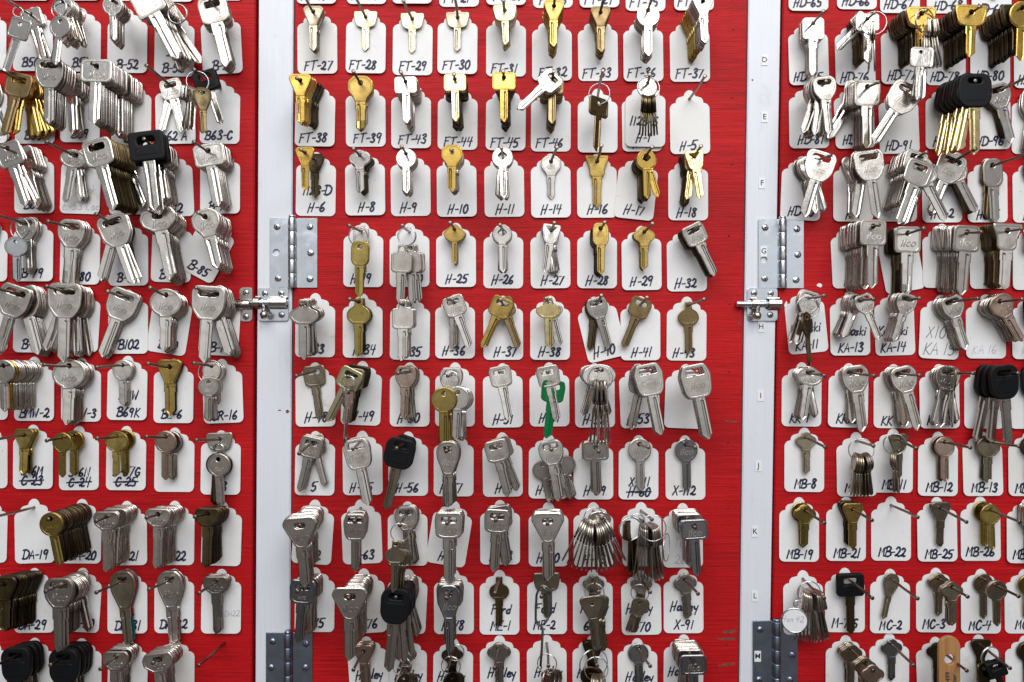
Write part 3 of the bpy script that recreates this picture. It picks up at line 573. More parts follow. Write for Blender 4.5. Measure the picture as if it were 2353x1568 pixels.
S(2068,68,1,'HD-77',(2128,24),[('trap','dark',18,2105,43,0,1.25,1),('trap','gold',2,2119,35,0,1.25,1),('tsq','silver',6,2134,62,4,1,6,75),('slothole','silver',4,2115,121,-3,1,7)],[(2125,48,28)])
S(2173,70,0,'HD-78',(2252,15),[('trap','dark',22,2225,36,0,1.25,1),('trap','gold',1,2234,31,-2,1.35)])
S(2273,70,0,'HD-80',(2372,3),[('trap','dark',24,2340,32,0,1.25,1),('round','gold',1,2354,25,0,1.3)])
S(2374,77,0,'HD-82',(2460,20))
S(1857,215,1,'HD-81',(1899,187),[('slotround','steel',12,1890,193,-8,1.15,12),('slotround','steel',1,1894,191,6,1.15)])
S(1960,215,2,'HD-90',(2019,189),[('hexbow','silver',1,1968,212,-32,1.4),('slothole','steel',16,1995,205,0,1.3,1)])
S(2062,227,1,'HD-91',(2087,208),[('slotbig','silver',1,2076,217,-30,1.1),('slotbig','silver',1,2086,211,-33,1.2)])
S(2172,217,0,'HD-95',(2242,186),[('blackbig','goldp',5,2236,189,-11,1.1,4),('blackbig','goldp',2,2243,188,1,1.15,4)],ref='the tag left of HD-96')
S(2274,217,0,'HD-96',(2362,176),[('round','dark',7,2286,210,14,1.2,3),('slotround','silver',1,2292,207,16,1.2)])
S(2370,228,0,'',(2450,190),[('slotbig','silver',3,2376,215,-10,1.1,5)])
S(80,364,0,'B68',(-8,333),[('slothole','silver',13,50,353,17,1.2,1),('slothole','silver',2,17,346,20,1.3,5)],ref='the tag left of the pencilled tag')
S(188,365,-2,'a blank\nE-53 Loc',(106,326),[('oval','silver',4,176,355,6,1.05,6),('oval','silver',2,172,352,-9,1.15,3)],pencil=1,ref='the tag with faded pencil writing')
S(297,367,0,'',(211,334),[('slotsq','silver',1,286,366,22,1.15),('slotsq','bronzed',15,228,345,15,1.35,1),('slotsq','silver',1,220,342,16,1.42)],ref='the tag beside the pencilled tag')
S(396,372,3,'B-72',(330,319),[('slotsq','silver',11,360,344,8,1.15,3),('blacksq','silver',4,337,323,7,1.45,1)])
S(507,365,0,'B-73',(445,326),[('tsq','silver',11,476,351,10,1.35,1)])
S(-27,520,0,'B-78',(-80,490),[('slotsq','steel',4,4,500,-8,1.3,4)])
S(79,520,0,'B-79',(-15,492),[('slotround','silver',9,59,514,5,1.08,7),('round','wire',2,37,556,2,1.0,10,30)],[(46,525,24)])
S(186,527,0,'B-80',(109,509),[('slotround','silver',6,165,522,-4,1.35,2)])
S(296,530,0,'B-83',(220,492),[('slotround','dark',3,275,522,12,1.1,5),('slotbig','silver',2,267,517,-16,1.12,5),('slotbig','silver',2,259,511,19,1.25,4)])
S(397,522,-2,'B-84',(340,482),[('oct','silver',14,360,500,12,1.3,1)])
S(507,521,-28,'B-85',(455,489),[('hex','silver',15,468,503,14,1.42,1)])
S(727,370,-1,'1123-D\nH-6',(691,344),[('hexbow','dark',1,724,366,0,.98),('hexbow','gold',1,699,354,0,.96)])
S(839,369,0,'H-8',(812,342),[('clover','dark',5,831,361,3,1,2),('clover','silver',2,826,357,1,1,1)])
S(943,370,0,'H-9',(923,337),[('round','silver',7,932,354,1,1,2)])
S(1049,372,0,'H-10',(1037,344),[('hex','silver',6,1044,356,2,1.02,3),('hex','gold',1,1039,347,0,1.08)])
S(1158,372,0,'H-11',(1152,340),[('ringbow','silver',5,1153,352,2,1.1,9)])
S(1265,374,0,'H-14',(1280,339),[('hex','silver',1,1265,373,0,1)])
S(1371,374,0,'H-16',(1382,335),[('fan','brass',1,1371,373,0,1.1)])
S(1468,378,-6,'H-17',(1499,338),[('ringbow','dark',5,1478,368,0,1,8),('ringbow','gold',3,1486,358,2,1.03,10)])
S(1581,380,0,'H-18',(1611,336),[('fan','dark',4,1586,372,-9,1.05,3),('trihole','goldp',1,1592,362,-8,1.05),('trihole','goldp',1,1594,358,8,1.08)])
S(836,533,0,'H-19',(802,519),[('oblong','silver',1,829,532,3,1.05),('oblong','brassd',2,827,568,-1,1.18,1)],[(823,543,21)])
S(941,533,0,'H-20',(924,519),[('loopsq','steel',4,943,571,3,1.2,4),('loopsq','steel',1,924,571,-2,1.2)],[(934,543,21),(936,544,20)])
S(1048,533,0,'H-25',(1034,512),[('diamond','silver',1,1045,531,1,.95),('diamond','brass',1,1042,529,0,.95)])
S(1157,536,0,'H-26',(1149,517),[('ringbow','silver',4,1153,529,1,1.02,3)])
S(1264,536,0,'H-27',(1274,512),[('trihole','silver',4,1265,533,5,1.05,5),('trihole','silver',1,1267,528,-8,1.07)])
S(1372,536,0,'H-28',(1390,511),[('oblong','dark',5,1378,529,0,1.08,1),('oblong','brass',1,1380,525,0,1.1)])
S(1473,540,0,'H-29',(1500,514),[('clover','bronze',1,1478,536,0,1.02),('clover','brass',1,1480,533,0,1.02)])
S(1577,543,0,'H-32',(1608,517),[('slotsq','dark',4,1584,533,26,1.05,1),('slotsq','silver',1,1590,527,27,1.08)])
S(1842,380,-3,'HD-10',(1909,357),[('slotround','steel',3,1838,382,8,1.1,10),('slotround','silver',4,1862,370,5,1.15,14),('slotbig','silver',1,1887,361,-17,1.18)])
S(1960,383,0,'H-1',(2015,350),[('hexbow','silver',9,1960,372,-3,1.35,5),('slotbig','silver',2,1984,361,-9,1.12,3),('slotbig','silver',1,1992,357,8,1.18)],ref='the tag between HD-10 and the HON tag')
S(2060,383,0,'HON',(2130,350),[('slotsq','silver',15,2108,366,-18,1.1,1),('slotsq','silver',1,2113,389,27,1.25),('slotsq','silver',4,2114,386,-20,1.3,3)],[(2113,368,11)],pencil=1)
S(2163,385,0,'HU-2',(2242,342),[('slotbig','dark',3,2178,374,24,1.05,2),('slotbig','silver',1,2180,371,27,1.08),('slotbig','silver',2,2187,366,-22,1.12,2)])
S(2267,385,0,'HU-5',(2372,352),[('oblong','dark',3,2270,384,-5,1.25,4),('oblong','steel',2,2277,380,3,1.35,3)])
S(2371,385,0,'HO-1',(2450,350),[('slotround','dark',4,2372,384,4,1.15,3)])
S(1952,535,3,'$5\nH-6',(2020,517),[('slothole','silver',16,1995,525,-2,1.3,1),('slothole','steel',1,2007,522,-2,1.32)],ref='the tag with a dollar sign')
S(2058,545,10,'6',(2124,525),[('slothole','dark',4,2066,541,0,1.3,3),('slothole','silver',2,2085,534,0,1.32,1)],ref='the tilted tag lettered 6')
S(2163,535,0,'17',(2257,534),[('slothole','silver',16,2212,535,-3,1.3,1),('slothole','steel',1,2222,534,-3,1.33)],pencil=1)
S(2272,537,0,'IC',(2349,526),[('fan','bronzed',11,2298,537,-2,1.35,1),('fan','silver',1,2315,535,-2,1.4)])
S(2371,540,0,'Sa\nF-4',(2440,520),[('slothole','silver',5,2385,540,0,1.2,1)])
S(-27,680,0,'',(-80,660))
S(80,683,0,'B-95',(-18,661),[('slotbig','silver',13,52,674,15,1.2,1),('slotbig','silver',2,38,673,-18,1.25,4)],ref='the second tag left of tag B102')
S(187,681,-2,'B-91',(105,658),[('slotbig','silver',14,162,674,5,1.2,6),('slotbig','silver',2,153,671,-14,1.2,6),('slotbig','silver',1,150,670,-2,1.35)],ref='the tag left of tag B102')
S(296,686,0,'B102',(247,670),[('slotbig','silver',7,287,681,-20,1.22,1)])
S(400,687,-9,'B-10',(344,661),[('roundbig','silver',11,381,679,-1,1.25,1)])
S(510,690,-3,'B-1',(449,661),[('slotbig','silver',12,487,676,17,1.2,1),('slotbig','silver',2,481,673,-4,1.32,5)])
S(-27,838,0,'',(-80,845))
S(81,840,0,'BMW-2',(-22,841),[('round','silver',16,22,839,0,1.12,1),('round','gold',1,16,839,0,1.12),('round','silver',1,8,839,0,1.16)],ref='the second tag left of tag B69K')
S(187,842,0,'BMW-3',(100,839),[('roundbig','silver',7,160,838,0,1.3,1)],ref='the tag just left of tag B69K')
S(295,838,0,'BMW\nB69K',(221,845),[('round','silver',5,282,844,0,1.02,2)],ref='tag B69K')
S(400,845,0,'BL-6',(339,836),[('hexbow','dark',3,394,842,0,1.2,1),('hexbow','brass',1,390,841,0,1.24)])
S(511,845,2,'BR-16',(444,835),[('round','silver',6,487,840,0,.95,2),('round','steel',4,479,878,0,.98,5,20)],[(484,855,27)])
S(725,694,0,'H-33',(692,701),[('looptee','steel',7,706,698,2,1.25,3),('looptee','steel',1,698,699,0,1.3)])
S(834,695,0,'H-34',(803,688),[('loopround','dark',3,828,694,0,1.15,1),('loopround','brassd',1,824,693,0,1.2)])
S(943,700,0,'H-35',(922,698),[('loopsq','silver',4,930,698,1,1.2,1),('loopsq','silver',1,926,697,0,1.25)])
S(1046,697,0,'H-36',(1030,687),[('slotround','steel',2,1043,696,-1,1.02,6),('slotsq','silver',1,1041,694,20,1.05)])
S(1156,700,0,'H-37',(1150,689),[('slotsq','bronze',1,1155,698,20,1.02),('slotsq','brass',1,1157,696,-24,1.05)])
S(1264,700,0,'H-38',(1255,686),[('looptee','silver',1,1260,697,14,1.05),('looptee','goldp',1,1257,694,2,1.1)])
S(1367,702,13,'H-40',(1382,679),[('slotround','dark',1,1368,700,-6,1.02),('slotround','silver',1,1371,698,16,1.04)])
S(1471,701,0,'H-41',(1487,684),[('slotsq','bronze',1,1473,698,-22,1.02)])
S(1578,702,0,'H-43',(1619,688),[('loopround','bronze',1,1578,697,1,1.06)])
S(725,853,0,'H-48',(680,865),[('slotsq','pewter',1,722,851,7,1.05)])
S(833,850,-2,'H-49',(799,866),[('slotsq','dark',2,824,855,-12,1.12,12),('slotsq','pewter',1,812,861,-8,1.1),('slotsq','brassp',1,808,863,-27,1.14),('slotsq','steel',1,800,900,-3,1.1,1,80)],[(801,880,16)])
S(942,853,0,'H-50',(914,858),[('slotround','steel',3,936,855,4,1.12,5),('slotround','copper',1,933,856,-2,1.04)],ref='the tag H-50 right of tag H-49')
S(1046,853,0,'H-50',(1029,864),[('slotround','silver',4,1037,860,0,1.1,3),('round','silver',4,1052,902,-2,1.2,5),('round','brassd',3,1020,905,0,1.28,3)],[(1034,874,21)],ref='the tag H-50 left of tag H-51')
S(1155,855,0,'H-51',(1148,855),[('slotsq','silver',2,1148,855,11,1.05,2)],ref='the tag H-51 left of the green key')
S(1262,853,1,'H-51',(1258,855),[('slotsq','green',1,1272,889,-7,1.12),('slotsq','silver',1,1256,855,11,1.08)],[(1263,862,18)],ref='the tag behind the green key')
S(1366,855,0,'H-52',(1380,850),[('ovalwide','silver',1,1370,853,-17,1.05),('ovalwide','silver',1,1372,853,15,1.05),('ovalwide','silver',2,1376,851,2,1.1,6),('slotsq','silver',6,1381,889,-1,1.25,5,75)],[(1380,869,27)])
S(1467,856,2,'H-53',(1495,852),[('octbig','steel',1,1478,855,-12,1.1),('octbig','silver',4,1488,853,11,1.2,1)])
S(1575,857,-3,'',(1602,855),[('octbig','silver',7,1596,857,11,1.26,1)],ref='the blank tag ending the H-48 row')
S(1846,685,6,'Kawaski\nKA-11',(1894,680),[('slotround','silver',3,1862,686,-17,1.1,3),('round','bronzed',1,1853,731,4,1.2,1,40)],[(1856,707,26)],ref='tag KA-11')
S(1951,690,0,'Kawaski\nKA-13',(2008,688),[('slotround','silver',10,1972,695,-22,.9,4),('slotround','silver',1,1983,694,22,.96)],ref='tag KA-13')
S(2053,690,1,'Kawaski\nKA-14',(2114,686),[('slotround','silver',11,2085,688,-16,.98,2)],ref='tag KA-14')
S(2160,698,-3,'X106\nKA 15',(2249,686),[('slotround','silver',13,2187,691,18,1.1,1)],pencil=2,ref='tag KA 15')
S(2264,697,0,'KA 16',(2351,688),[('hex','silver',13,2290,694,28,1.2,2),('hex','copper',1,2297,693,30,1.24)],pencil=1)
S(2368,698,0,'KA 17',(2440,690),[('blackround','dark',2,2374,696,0,1.1,3)],pencil=1)
S(1842,853,0,'KK-1',(1895,864),[('oval','silver',1,1850,853,12,1.1),('oval','silver',7,1862,854,-9,1.12,2)])
S(1949,855,-1,'KK-2',(2009,864),[('slotround','silver',6,1958,853,1,1.12,5),('slotround','silver',1,1964,854,8,1.32)])
S(2053,857,0,'KK-5',(2114,863),[('slotround','silver',8,2066,857,5,1.18,4),('slotround','silver',1,2074,858,15,1.28)])
S(2156,857,0,'KK-8',(2237,858),[('slotround','silver',4,2172,857,12,1.15,6),('slotround','silver',4,2180,855,-12,1.2,5),('slotround','silver',1,2190,856,-4,1.2,1,70)])
S(2261,858,0,'',(2341,858),[('blackround','steel',1,2276,855,-12,1.2),('blackround','steel',1,2281,855,-4,1.2),('blackround','steel',1,2288,855,6,1.25)],ref='the second tag right of tag KK-5')
S(2364,858,0,'',(2440,860),[('blackround','steel',2,2374,857,0,1.1,3)])
S(-28,995,0,'',(-90,1013))
S(78,996,0,'S-6M\nC-23',(-24,1013),[('hexbow','brassd',4,56,1004,0,1,2)],strike=1,ref='tag C-23')
S(182,999,0,'S-6N\nC-24',(107,1013),[('round','brassd',2,171,1006,-1,1,3),('round','brassd',1,145,1012,-1,1)],strike=1,ref='tag C-24')
S(292,999,0,'S-67G\nC-25',(222,1008),[('round','brassd',2,287,1005,0,1.02,3),('roundbig','brassd',1,270,1006,0,.9)],strike=1,ref='tag C-25')
S(402,1003,0,'',(335,1004),[('round','steel',4,392,1003,0,1.08,2),('round','copper',1,381,1003,-1,1.1)],ref='the blank tag right of tag C-25')
S(509,1009,0,'B\n163',(450,1012),[('trap','steel',1,507,1010,2,1.12),('round','dark',4,500,1055,-4,1.15,3),('round','steel',1,502,1056,3,1.18)],[(502,1033,13),(505,1034,12)],ref='the tag marked B and 163')
S(-27,1165,0,'',(-90,1190))
S(80,1166,1,'DA-19',(-8,1187))
S(189,1167,0,'DA-20',(110,1194),[('round','dark',26,121,1192,10,1.15,1),('round','brassd',1,117,1194,11,1.2)])
S(293,1171,0,'DA-21',(220,1198),[('ovalt','silver',14,265,1183,-1,1.15,2),('ovalt','silver',2,246,1190,0,1.2,4)])
S(402,1171,0,'DA-22',(336,1190),[('ovalt','silver',17,364,1184,-1,1.18,1)])
S(512,1172,-2,'',(447,1188),[('ovalt','silver',1,500,1176,0,1.1),('ovalt','dark',9,482,1182,-1,1.15,1),('ovalt','bronzed',1,478,1183,-1,1.18)],ref='the blank tag right of tag DA-22')
S(725,1011,0,'5',(687,1043),[('slotsq','steel',1,724,1012,15,1),('slotsq','steel',5,716,1018,-13,1.08,2)],ref='the tag marked 5 left of H-55')
S(833,1010,0,'H-55',(811,1032),[('octbig','silver',5,817,1024,12,1.12,2)])
S(938,1012,0,'H-56',(911,1031),[('blackround','dark',1,934,1015,-20,.9),('blackbig','pewter',1,922,1022,-13,1.05)])
S(1043,1013,0,'H-57',(1025,1038),[('egg','steel',7,1027,1031,1,1.15,3)])
S(1154,1014,0,'H-5',(1137,1028),[('slotsq','steel',2,1147,1019,22,1.08,3),('slotsq','silver',5,1139,1026,14,1.1,1)],ref='the tag H-5 between tags H-57 and H-58')
S(1261,1018,0,'H-58',(1267,1034),[('roundbig','steel',2,1246,1068,12,.85,3),('roundbig','steel',2,1291,1058,13,.87,3),('slotround','silver',2,1260,1027,18,1.05,4),('slotround','silver',2,1258,1030,9,1.2,1)],[(1267,1046,19)],ringback=1)
S(1363,1020,0,'H-59',(1376,1038),[('tsq','silver',5,1369,1027,2,1.15,2)])
S(1467,1020,0,'X-111\nH-60',(1490,1028),[('round','silver',3,1470,1020,1,1.15,1)],strike=1,ref='tag X-111')
S(1574,1021,0,'X-112',(1598,1028),[('round','chrome',3,1577,1020,1,1.15,1)])
S(724,1168,-4,'H-62',(688,1209),[('slotround','silver',9,706,1187,3,1.15,3),('triangle','silver',8,683,1208,5,1.35,1)])
S(829,1168,3,'H-63',(814,1199),[('octbig','silver',10,816,1195,0,.98,1)])
S(937,1172,0,'H-64',(919,1208),[('slotround','steel',4,931,1178,6,1.15,7),('loopround','pewter',6,909,1250,-2,1.05,2)],[(919,1224,21)])
S(1043,1172,-10,'H-6',(1027,1203),[('slotsq','silver',7,1030,1194,0,1.32,1)],ref='the tilted tag H-6 right of tag H-64')
S(1149,1169,0,'H-69',(1139,1196),[('slotsq','steel',5,1146,1178,9,1.15,2),('slotsq','silver',2,1142,1186,-3,1.2,2)])
S(1260,1174,0,'H-70',(1258,1204),[('triangle','silver',8,1257,1197,1,1.28,2)])
S(1363,1174,0,'H-73',(1383,1190),[('round','steel',14,1365,1214,0,1.1,27,80),('oval','silver',1,1376,1187,0,1)],[(1365,1191,24)],fan=1)
S(1473,1174,2,'',(1498,1194),[('tsq','bronzed',4,1452,1208,-2,1.15,5,40),('tsq','silver',9,1487,1222,1,1.2,8,80)],[(1452,1214,26),(1464,1198,17),(1500,1214,30)],fan=1,ref='the tag behind the crowded bunch of rings')
S(1568,1176,0,'Turk\n285',(1598,1213),[('tsq','silver',10,1581,1197,2,1.15,1),('tsq','chrome',2,1592,1211,3,1.2,1)],pencil=1,ref='the tag with pencilled 285')
S(1848,1003,0,'MB-8',(1896,1028),[('clover','pewter',3,1851,1006,0,.98,2)])
S(1966,1013,1,'MB-9',(2007,1025),[('round','pewter',7,1978,1054,0,.96,7,80)],[(1979,1035,27)],fan=1)
S(2052,1005,0,'MB-11',(2106,1031),[('round','pewter',4,2055,1046,0,.95,2,45),('hexbow','pewter',1,2064,1011,1,1)],[(2056,1021,24)])
S(2154,1012,0,'MB-12',(2230,1029),[('round','pewter',2,2162,1013,0,1,2),('round','copper',1,2171,1014,0,1)])
S(2256,1012,0,'MB-13',(2342,1026),[('round','pewter',1,2262,1013,-2,1),('roundbig','pewter',1,2271,1014,0,.92)])
S(2360,1012,0,'MB-14',(2440,1030),[('round','dark',3,2372,1014,0,1,3)])
S(1836,1163,0,'MB-19',(1895,1203),[('round','brassd',1,1838,1165,1,1),('clover','brassd',2,1850,1174,-1,1,2)])
S(1943,1161,0,'MB-21',(2004,1196),[('hexbow','dark',3,1952,1166,0,1,1),('hexbow','brass',1,1960,1170,0,1.03)])
S(2047,1161,0,'MB-22',(2109,1189))
S(2151,1162,0,'MB-25',(2221,1200),[('hexbow','pewter',2,2161,1168,0,1,1)])
S(2252,1161,0,'MB-26',(2344,1200),[('round','brassd',2,2259,1164,0,1,2),('round','brassd',1,2276,1170,0,1)])
S(2357,1166,0,'MB-27',(2440,1200),[('slothole','silver',6,2376,1175,0,1.1,1)])
S(-30,1320,0,'',(-90,1350))
S(81,1325,0,'DA-29',(-32,1353),[('hexbow','dark',22,22,1344,0,1.2,1),('hexbow','bronzed',1,12,1349,0,1.22)])
S(190,1325,-3,'DA-30',(104,1360),[('slotround','steel',1,178,1330,14,1.2),('roundbig','silver',12,152,1342,0,1.15,1),('slotround','steel',2,136,1349,1,1.45,3)])
S(294,1327,0,'DA-31',(221,1362),[('egg','teal',1,292,1328,6,1.27),('egg','red',1,291,1328,6,1.27),('egg','pewter',1,290,1329,6,1.28)])
S(401,1327,0,'DA-32',(342,1355),[('egg','silver',4,389,1331,4,1.28,1)])
S(510,1327,0,'',(457,1364),[('ovalt','steel',5,495,1336,1,1.16,1)],ref='the tag with small pencilled DA22',side='DA22')
S(-28,1485,0,'31',(-90,1530),pencil=1)
S(81,1485,0,'DA-34',(-14,1532),[('blackround','steel',3,55,1497,4,1.2,2),('blackround','steel',1,38,1504,2,1.28)])
S(188,1487,0,'DA-35',(115,1529),[('blackround','steel',5,163,1498,2,1.2,2),('blackround','steel',1,146,1504,0,1.28)])
S(296,1487,0,'DA-36',(230,1538),[('ovalt','silver',7,276,1503,0,1.15,1),('ovalt','steel',1,266,1510,0,1.2)])
S(402,1487,0,'DA-37',(351,1524),[('oct','silver',11,366,1510,6,1.08,1),('oct','silver',1,361,1513,7,1.12)])
S(516,1478,0,None,(456,1530))
S(724,1324,0,'H-75',(683,1360),[('slotsq','silver',8,704,1341,1,1.12,2),('slotsq','chrome',1,696,1348,-4,1.22)])
S(837,1326,4,'H-76',(800,1376),[('slotround','silver',15,812,1361,2,1.2,2),('triangle','silver',1,804,1371,0,1.4)])
S(938,1328,-3,'H-77',(909,1374),[('slotbig','steel',7,926,1347,9,1,10),('blackround','steel',3,919,1367,4,1.2,11),('blackround','steel',1,914,1371,-6,1.3)])
S(1043,1328,0,'H-78',(1026,1376),[('slotsq','steel',7,1030,1356,0,1.2,2),('egg','chrome',1,1027,1362,2,1.18)])
S(1148,1330,0,'Ford\nME-1',(1137,1364),[('loopround','bronzed',1,1147,1331,0,1)],ref='tag ME-1')
S(1257,1328,0,'Ford\nME-2',(1244,1372),[('trap','pewter',1,1255,1331,1,1.15)],ref='tag ME-2')
S(1362,1329,0,'Harley\n65-U',(1376,1361),[('clover','steel',2,1364,1333,0,1,4),('hexbow','pewter',5,1360,1386,6,1.22,3)],[(1366,1363,22)],ref='the tag lettered 65-U')
S(1472,1330,0,'Harley\nX-70',(1494,1361),[('clover','steel',2,1474,1333,-3,1,6),('egg','pewter',5,1467,1384,-22,.62,8)],[(1470,1363,20)],ref='tag X-70')
S(1570,1327,0,'Harley\nX-91',(1604,1365),[('clover','steel',3,1573,1333,5,1.05,4)],ref='tag X-91')
S(843,1482,5,'Harley\nX-80',(812,1540),[('hexbow','copper',6,836,1497,2,1,3)],ref='the first tag below tag H-76')
S(936,1484,0,'Harley\nX-82',(916,1539),[('clover','steel',2,931,1497,0,1,4),('round','pewter',6,925,1558,4,.95,8,45)],[(924,1532,22)],ref='the first tag below tag H-77')
S(1042,1486,0,'Harley\nX-84',(1027,1542),[('clover','dark',2,1038,1497,0,1,4),('round','dark',5,1036,1556,2,.95,8,35)],[(1036,1531,22),(1048,1500,18)],ref='the first tag below tag H-78')
S(1148,1480,0,'Harley\nX-86',(1136,1536),[('clover','steel',2,1146,1490,1,1.08,1)],ref='the first tag below tag ME-1')
S(1256,1478,0,'Harley\nX-88',(1260,1531),[('round','steel',7,1257,1549,1,.95,10,50)],[(1257,1525,22)],ref='the first tag below tag ME-2')
S(1361,1480,0,'Harley\nX-90',(1372,1530),[('hexbow','dark',3,1357,1489,0,1,4),('round','dark',4,1356,1543,-6,.95,10),('round','pewter',6,1373,1562,2,.95,8,78)],[(1364,1526,34),(1370,1538,27)],ref='the first tag below tag 65-U')
S(1464,1486,0,'Harley\nX-92',(1494,1531),[('round','chrome',3,1467,1491,2,1,1)],ref='the first tag below tag X-70')
S(1571,1478,0,'Harley\nX-94',(1599,1530),[('tsq','silver',13,1583,1508,0,1.15,3),('tsq','chrome',1,1587,1522,1,1.18)],ref='the first tag below tag X-91')
S(1844,1330,0,'',(1894,1375),[('tsq','silver',9,1860,1372,2,1.1,11,78)],[(1859,1362,26),(1832,1388,8)],fan=1,ref='the tag behind the round white label')
S(1941,1325,0,'M-7 S',(2005,1375),[('blacksq','bronzed',1,1941,1327,2,1.12)])
S(2044,1327,0,'MC-2',(2109,1376),[('egg','pewter',1,2046,1328,-13,.8)])
S(2150,1325,-1,'MC-3',(2224,1372),[('clover','pewter',3,2160,1328,-1,1,2),('clover','pewter',3,2187,1349,0,1.03,2)])
S(2252,1327,0,'MC-4',(2341,1371),[('round','pewter',1,2254,1328,1,1),('round','pewter',2,2290,1348,1,1.03,2)])
S(2353,1328,0,'MC-5',(2440,1372),[('round','brassd',1,2362,1332,0,1)])
S(1942,1479,0,'MC-7',(2007,1542),[('clover','pewter',4,1957,1492,0,1.02,2),('clover','pewter',3,1988,1523,0,1.05,2),('clover','copper',1,2005,1540,0,1.08)],ref='the tag below tag M-7 S')
S(2043,1475,0,'MC-8',(2100,1530),[('clover','chrome',3,2048,1480,1,1,1)],ref='the tag below tag MC-2')
S(2148,1483,2,'MC-9',(2222,1542),[('clover','dark',3,2155,1487,0,1,3)],ref='the tag behind the wooden fob')
S(2248,1478,0,'MC-10',(2321,1536),[('hexbow','bronzed',2,2253,1482,0,1,1),('slotsq','bronzed',2,2262,1534,8,1,12,20),('blacksq','dark',1,2285,1530,20,.8)],[(2277,1511,24)],ref='the tag below tag MC-4')
S(2353,1480,0,'MC-11',(2440,1540),[('round','dark',2,2364,1484,0,1,2)])
# refs used in descriptions
def near(s, flt, key):
    c = [q for q in SLOTS if q is not s and flt(q)]
    return min(c, key=key) if c else None
for s in SLOTS:
    if 'ref' in s: continue
    if s['text']: s['ref'] = 'tag '+s['text'].replace('\n', ' '); continue
    s['ref'] = None
for s in SLOTS:
    if s['ref']: continue
    if s['hy'] < 0 or s['hx'] < 0 or s['hx'] > 2350:
        if s['hy'] < 0:
            q = near(s, lambda q: abs(q['hx']-s['hx']) < 45 and 0 < q['hy'] < 120, lambda q: q['hy']); s['ref'] = 'the tag above '+q['ref']
        else:
            q = near(s, lambda q: abs(q['hy']-s['hy']) < 40 and q['ref'] and 0 < q['hx'] < 2350, lambda q: abs(q['hx']-s['hx'])); s['ref'] = ('the tag left of ' if s['hx'] < 0 else 'the tag right of ')+q['ref']
    elif s['text'] is None: s['ref'] = 'no tag'
    else: print('NOREF', s['hx'], s['hy']); s['ref'] = 'tag'
TAGPTS = arc(0, -9+9, 13.2, 20, 0, 180, 12)
half = [(45.5, 20)]
top = arc(0, 3, 13.4, 17, 12, 168, 10)                   # centre lobe
lobeR = arc(20, -7, 11.5, 11.5, 100, -8, 7)[1:]
shR = arc(31, -23, 14.5, 13.5, 88, 0, 7)
right = lobeR+shR
left = [(-x, y) for x, y in right]
outline = top+left+[(-45.5, -60)]+arc(-33.5, -115, 12, 12, 180, 270, 5)+arc(33.5, -115, 12, 12, 270, 360, 5)+[(45.5, -60)]+[(x, y) for x, y in reversed(right)]
TAGME = flat_solid('tag', [[(x*U, y*U) for x, y in outline], [(x*U, y*U) for x, y in ell(0, 0, 3.6, n=12)]], .0006)
TAGME.materials.append(MAT['tag'])
NAILL = 115*U
WORD = {'silver': 'silver', 'gold': 'bright brass', 'goldp': 'pale brass', 'brassp': 'pale brass', 'brassd': 'dull brass', 'brass': 'brass', 'bronze': 'bronze', 'bronzed': 'dark bronze', 'dark': 'shade-dark', 'steel': 'steel', 'pewter': 'pewter', 'chrome': 'dark chrome', 'copper': 'coppery', 'green': 'green', 'red': 'red', 'teal': 'teal', 'wire': 'dark grey'}
ORD = ['front', 'second', 'third', 'fourth', 'fifth', 'sixth', 'seventh', 'eighth', 'ninth', 'tenth', 'eleventh', 'twelfth', 'thirteenth', 'fourteenth', 'fifteenth', 'sixteenth', 'seventeenth', 'eighteenth', 'nineteenth', 'twentieth']
ordn = lambda i: ORD[i] if i < 20 else f'{i+1}th'
KEYS = []
SPECIAL = {('FT-43', 0): ('SEAL', 9, -20), ('H-18', 0): ('H-18', 10, -15), ('H-28', 0): ('H-28', 9, -15), ('H-29', 0): ('H-29', 9, -15), ('H-34', 0): ('H-34', 9, -22), ('H-37', 0): ('H-37', 10, -16), ('H-41', 0): ('H-41', 10, -15), ('H-43', 0): ('H-42', 9, -22), ('H-16', 0): ('H-16', 8, -18), ('H-55', 0): ('Ford', 13, -24), ('H-53', 0): ('Curtis', 13, -24), ('', 0): None, ('X-111\nH-60', 0): ('ilco', 19, -15), ('X-112', 0): ('ilco', 19, -15), ('B-52', 0): ('ilco', 17, -14), ('B-85', 0): ('ilco', 18, -15), ('B51', 0): None, ('1123-D\nH-6', 0): ('STEDAR', 8, -15), ('1123-D\nH-6', 1): ('STEDAR', 8, -15), ('BL-6', 0): ('BL-6', 8, -28), ('H-14', 0): ('ILCO', 9, -14), ('H-48', 0): ('ILCO', 9, -20), ('B58', 0): ('curtis', 12, -18), ('B-73', 0): ('curtis', 13, -14), ('B-73', 1): ('curtis', 13, -14), ('H-5', 0): ('curtis', 10, -20), ('H-51', 0): ('H51', 10, -22), ('H-75', 0): ('H75', 9, -22), ('DA-20', 0): ('DA-20', 9, -18), ('H-49', 0): ('TAYLOR', 9, -22)}
ILCO = {'slotsq', 'slothole', 'slotround', 'slotbig', 'roundbig', 'egg', 'triangle', 'ovalt', 'octbig', 'oct', 'square', 'blackbig', 'ovalwide', 'oval', 'hex', 'tsq'}
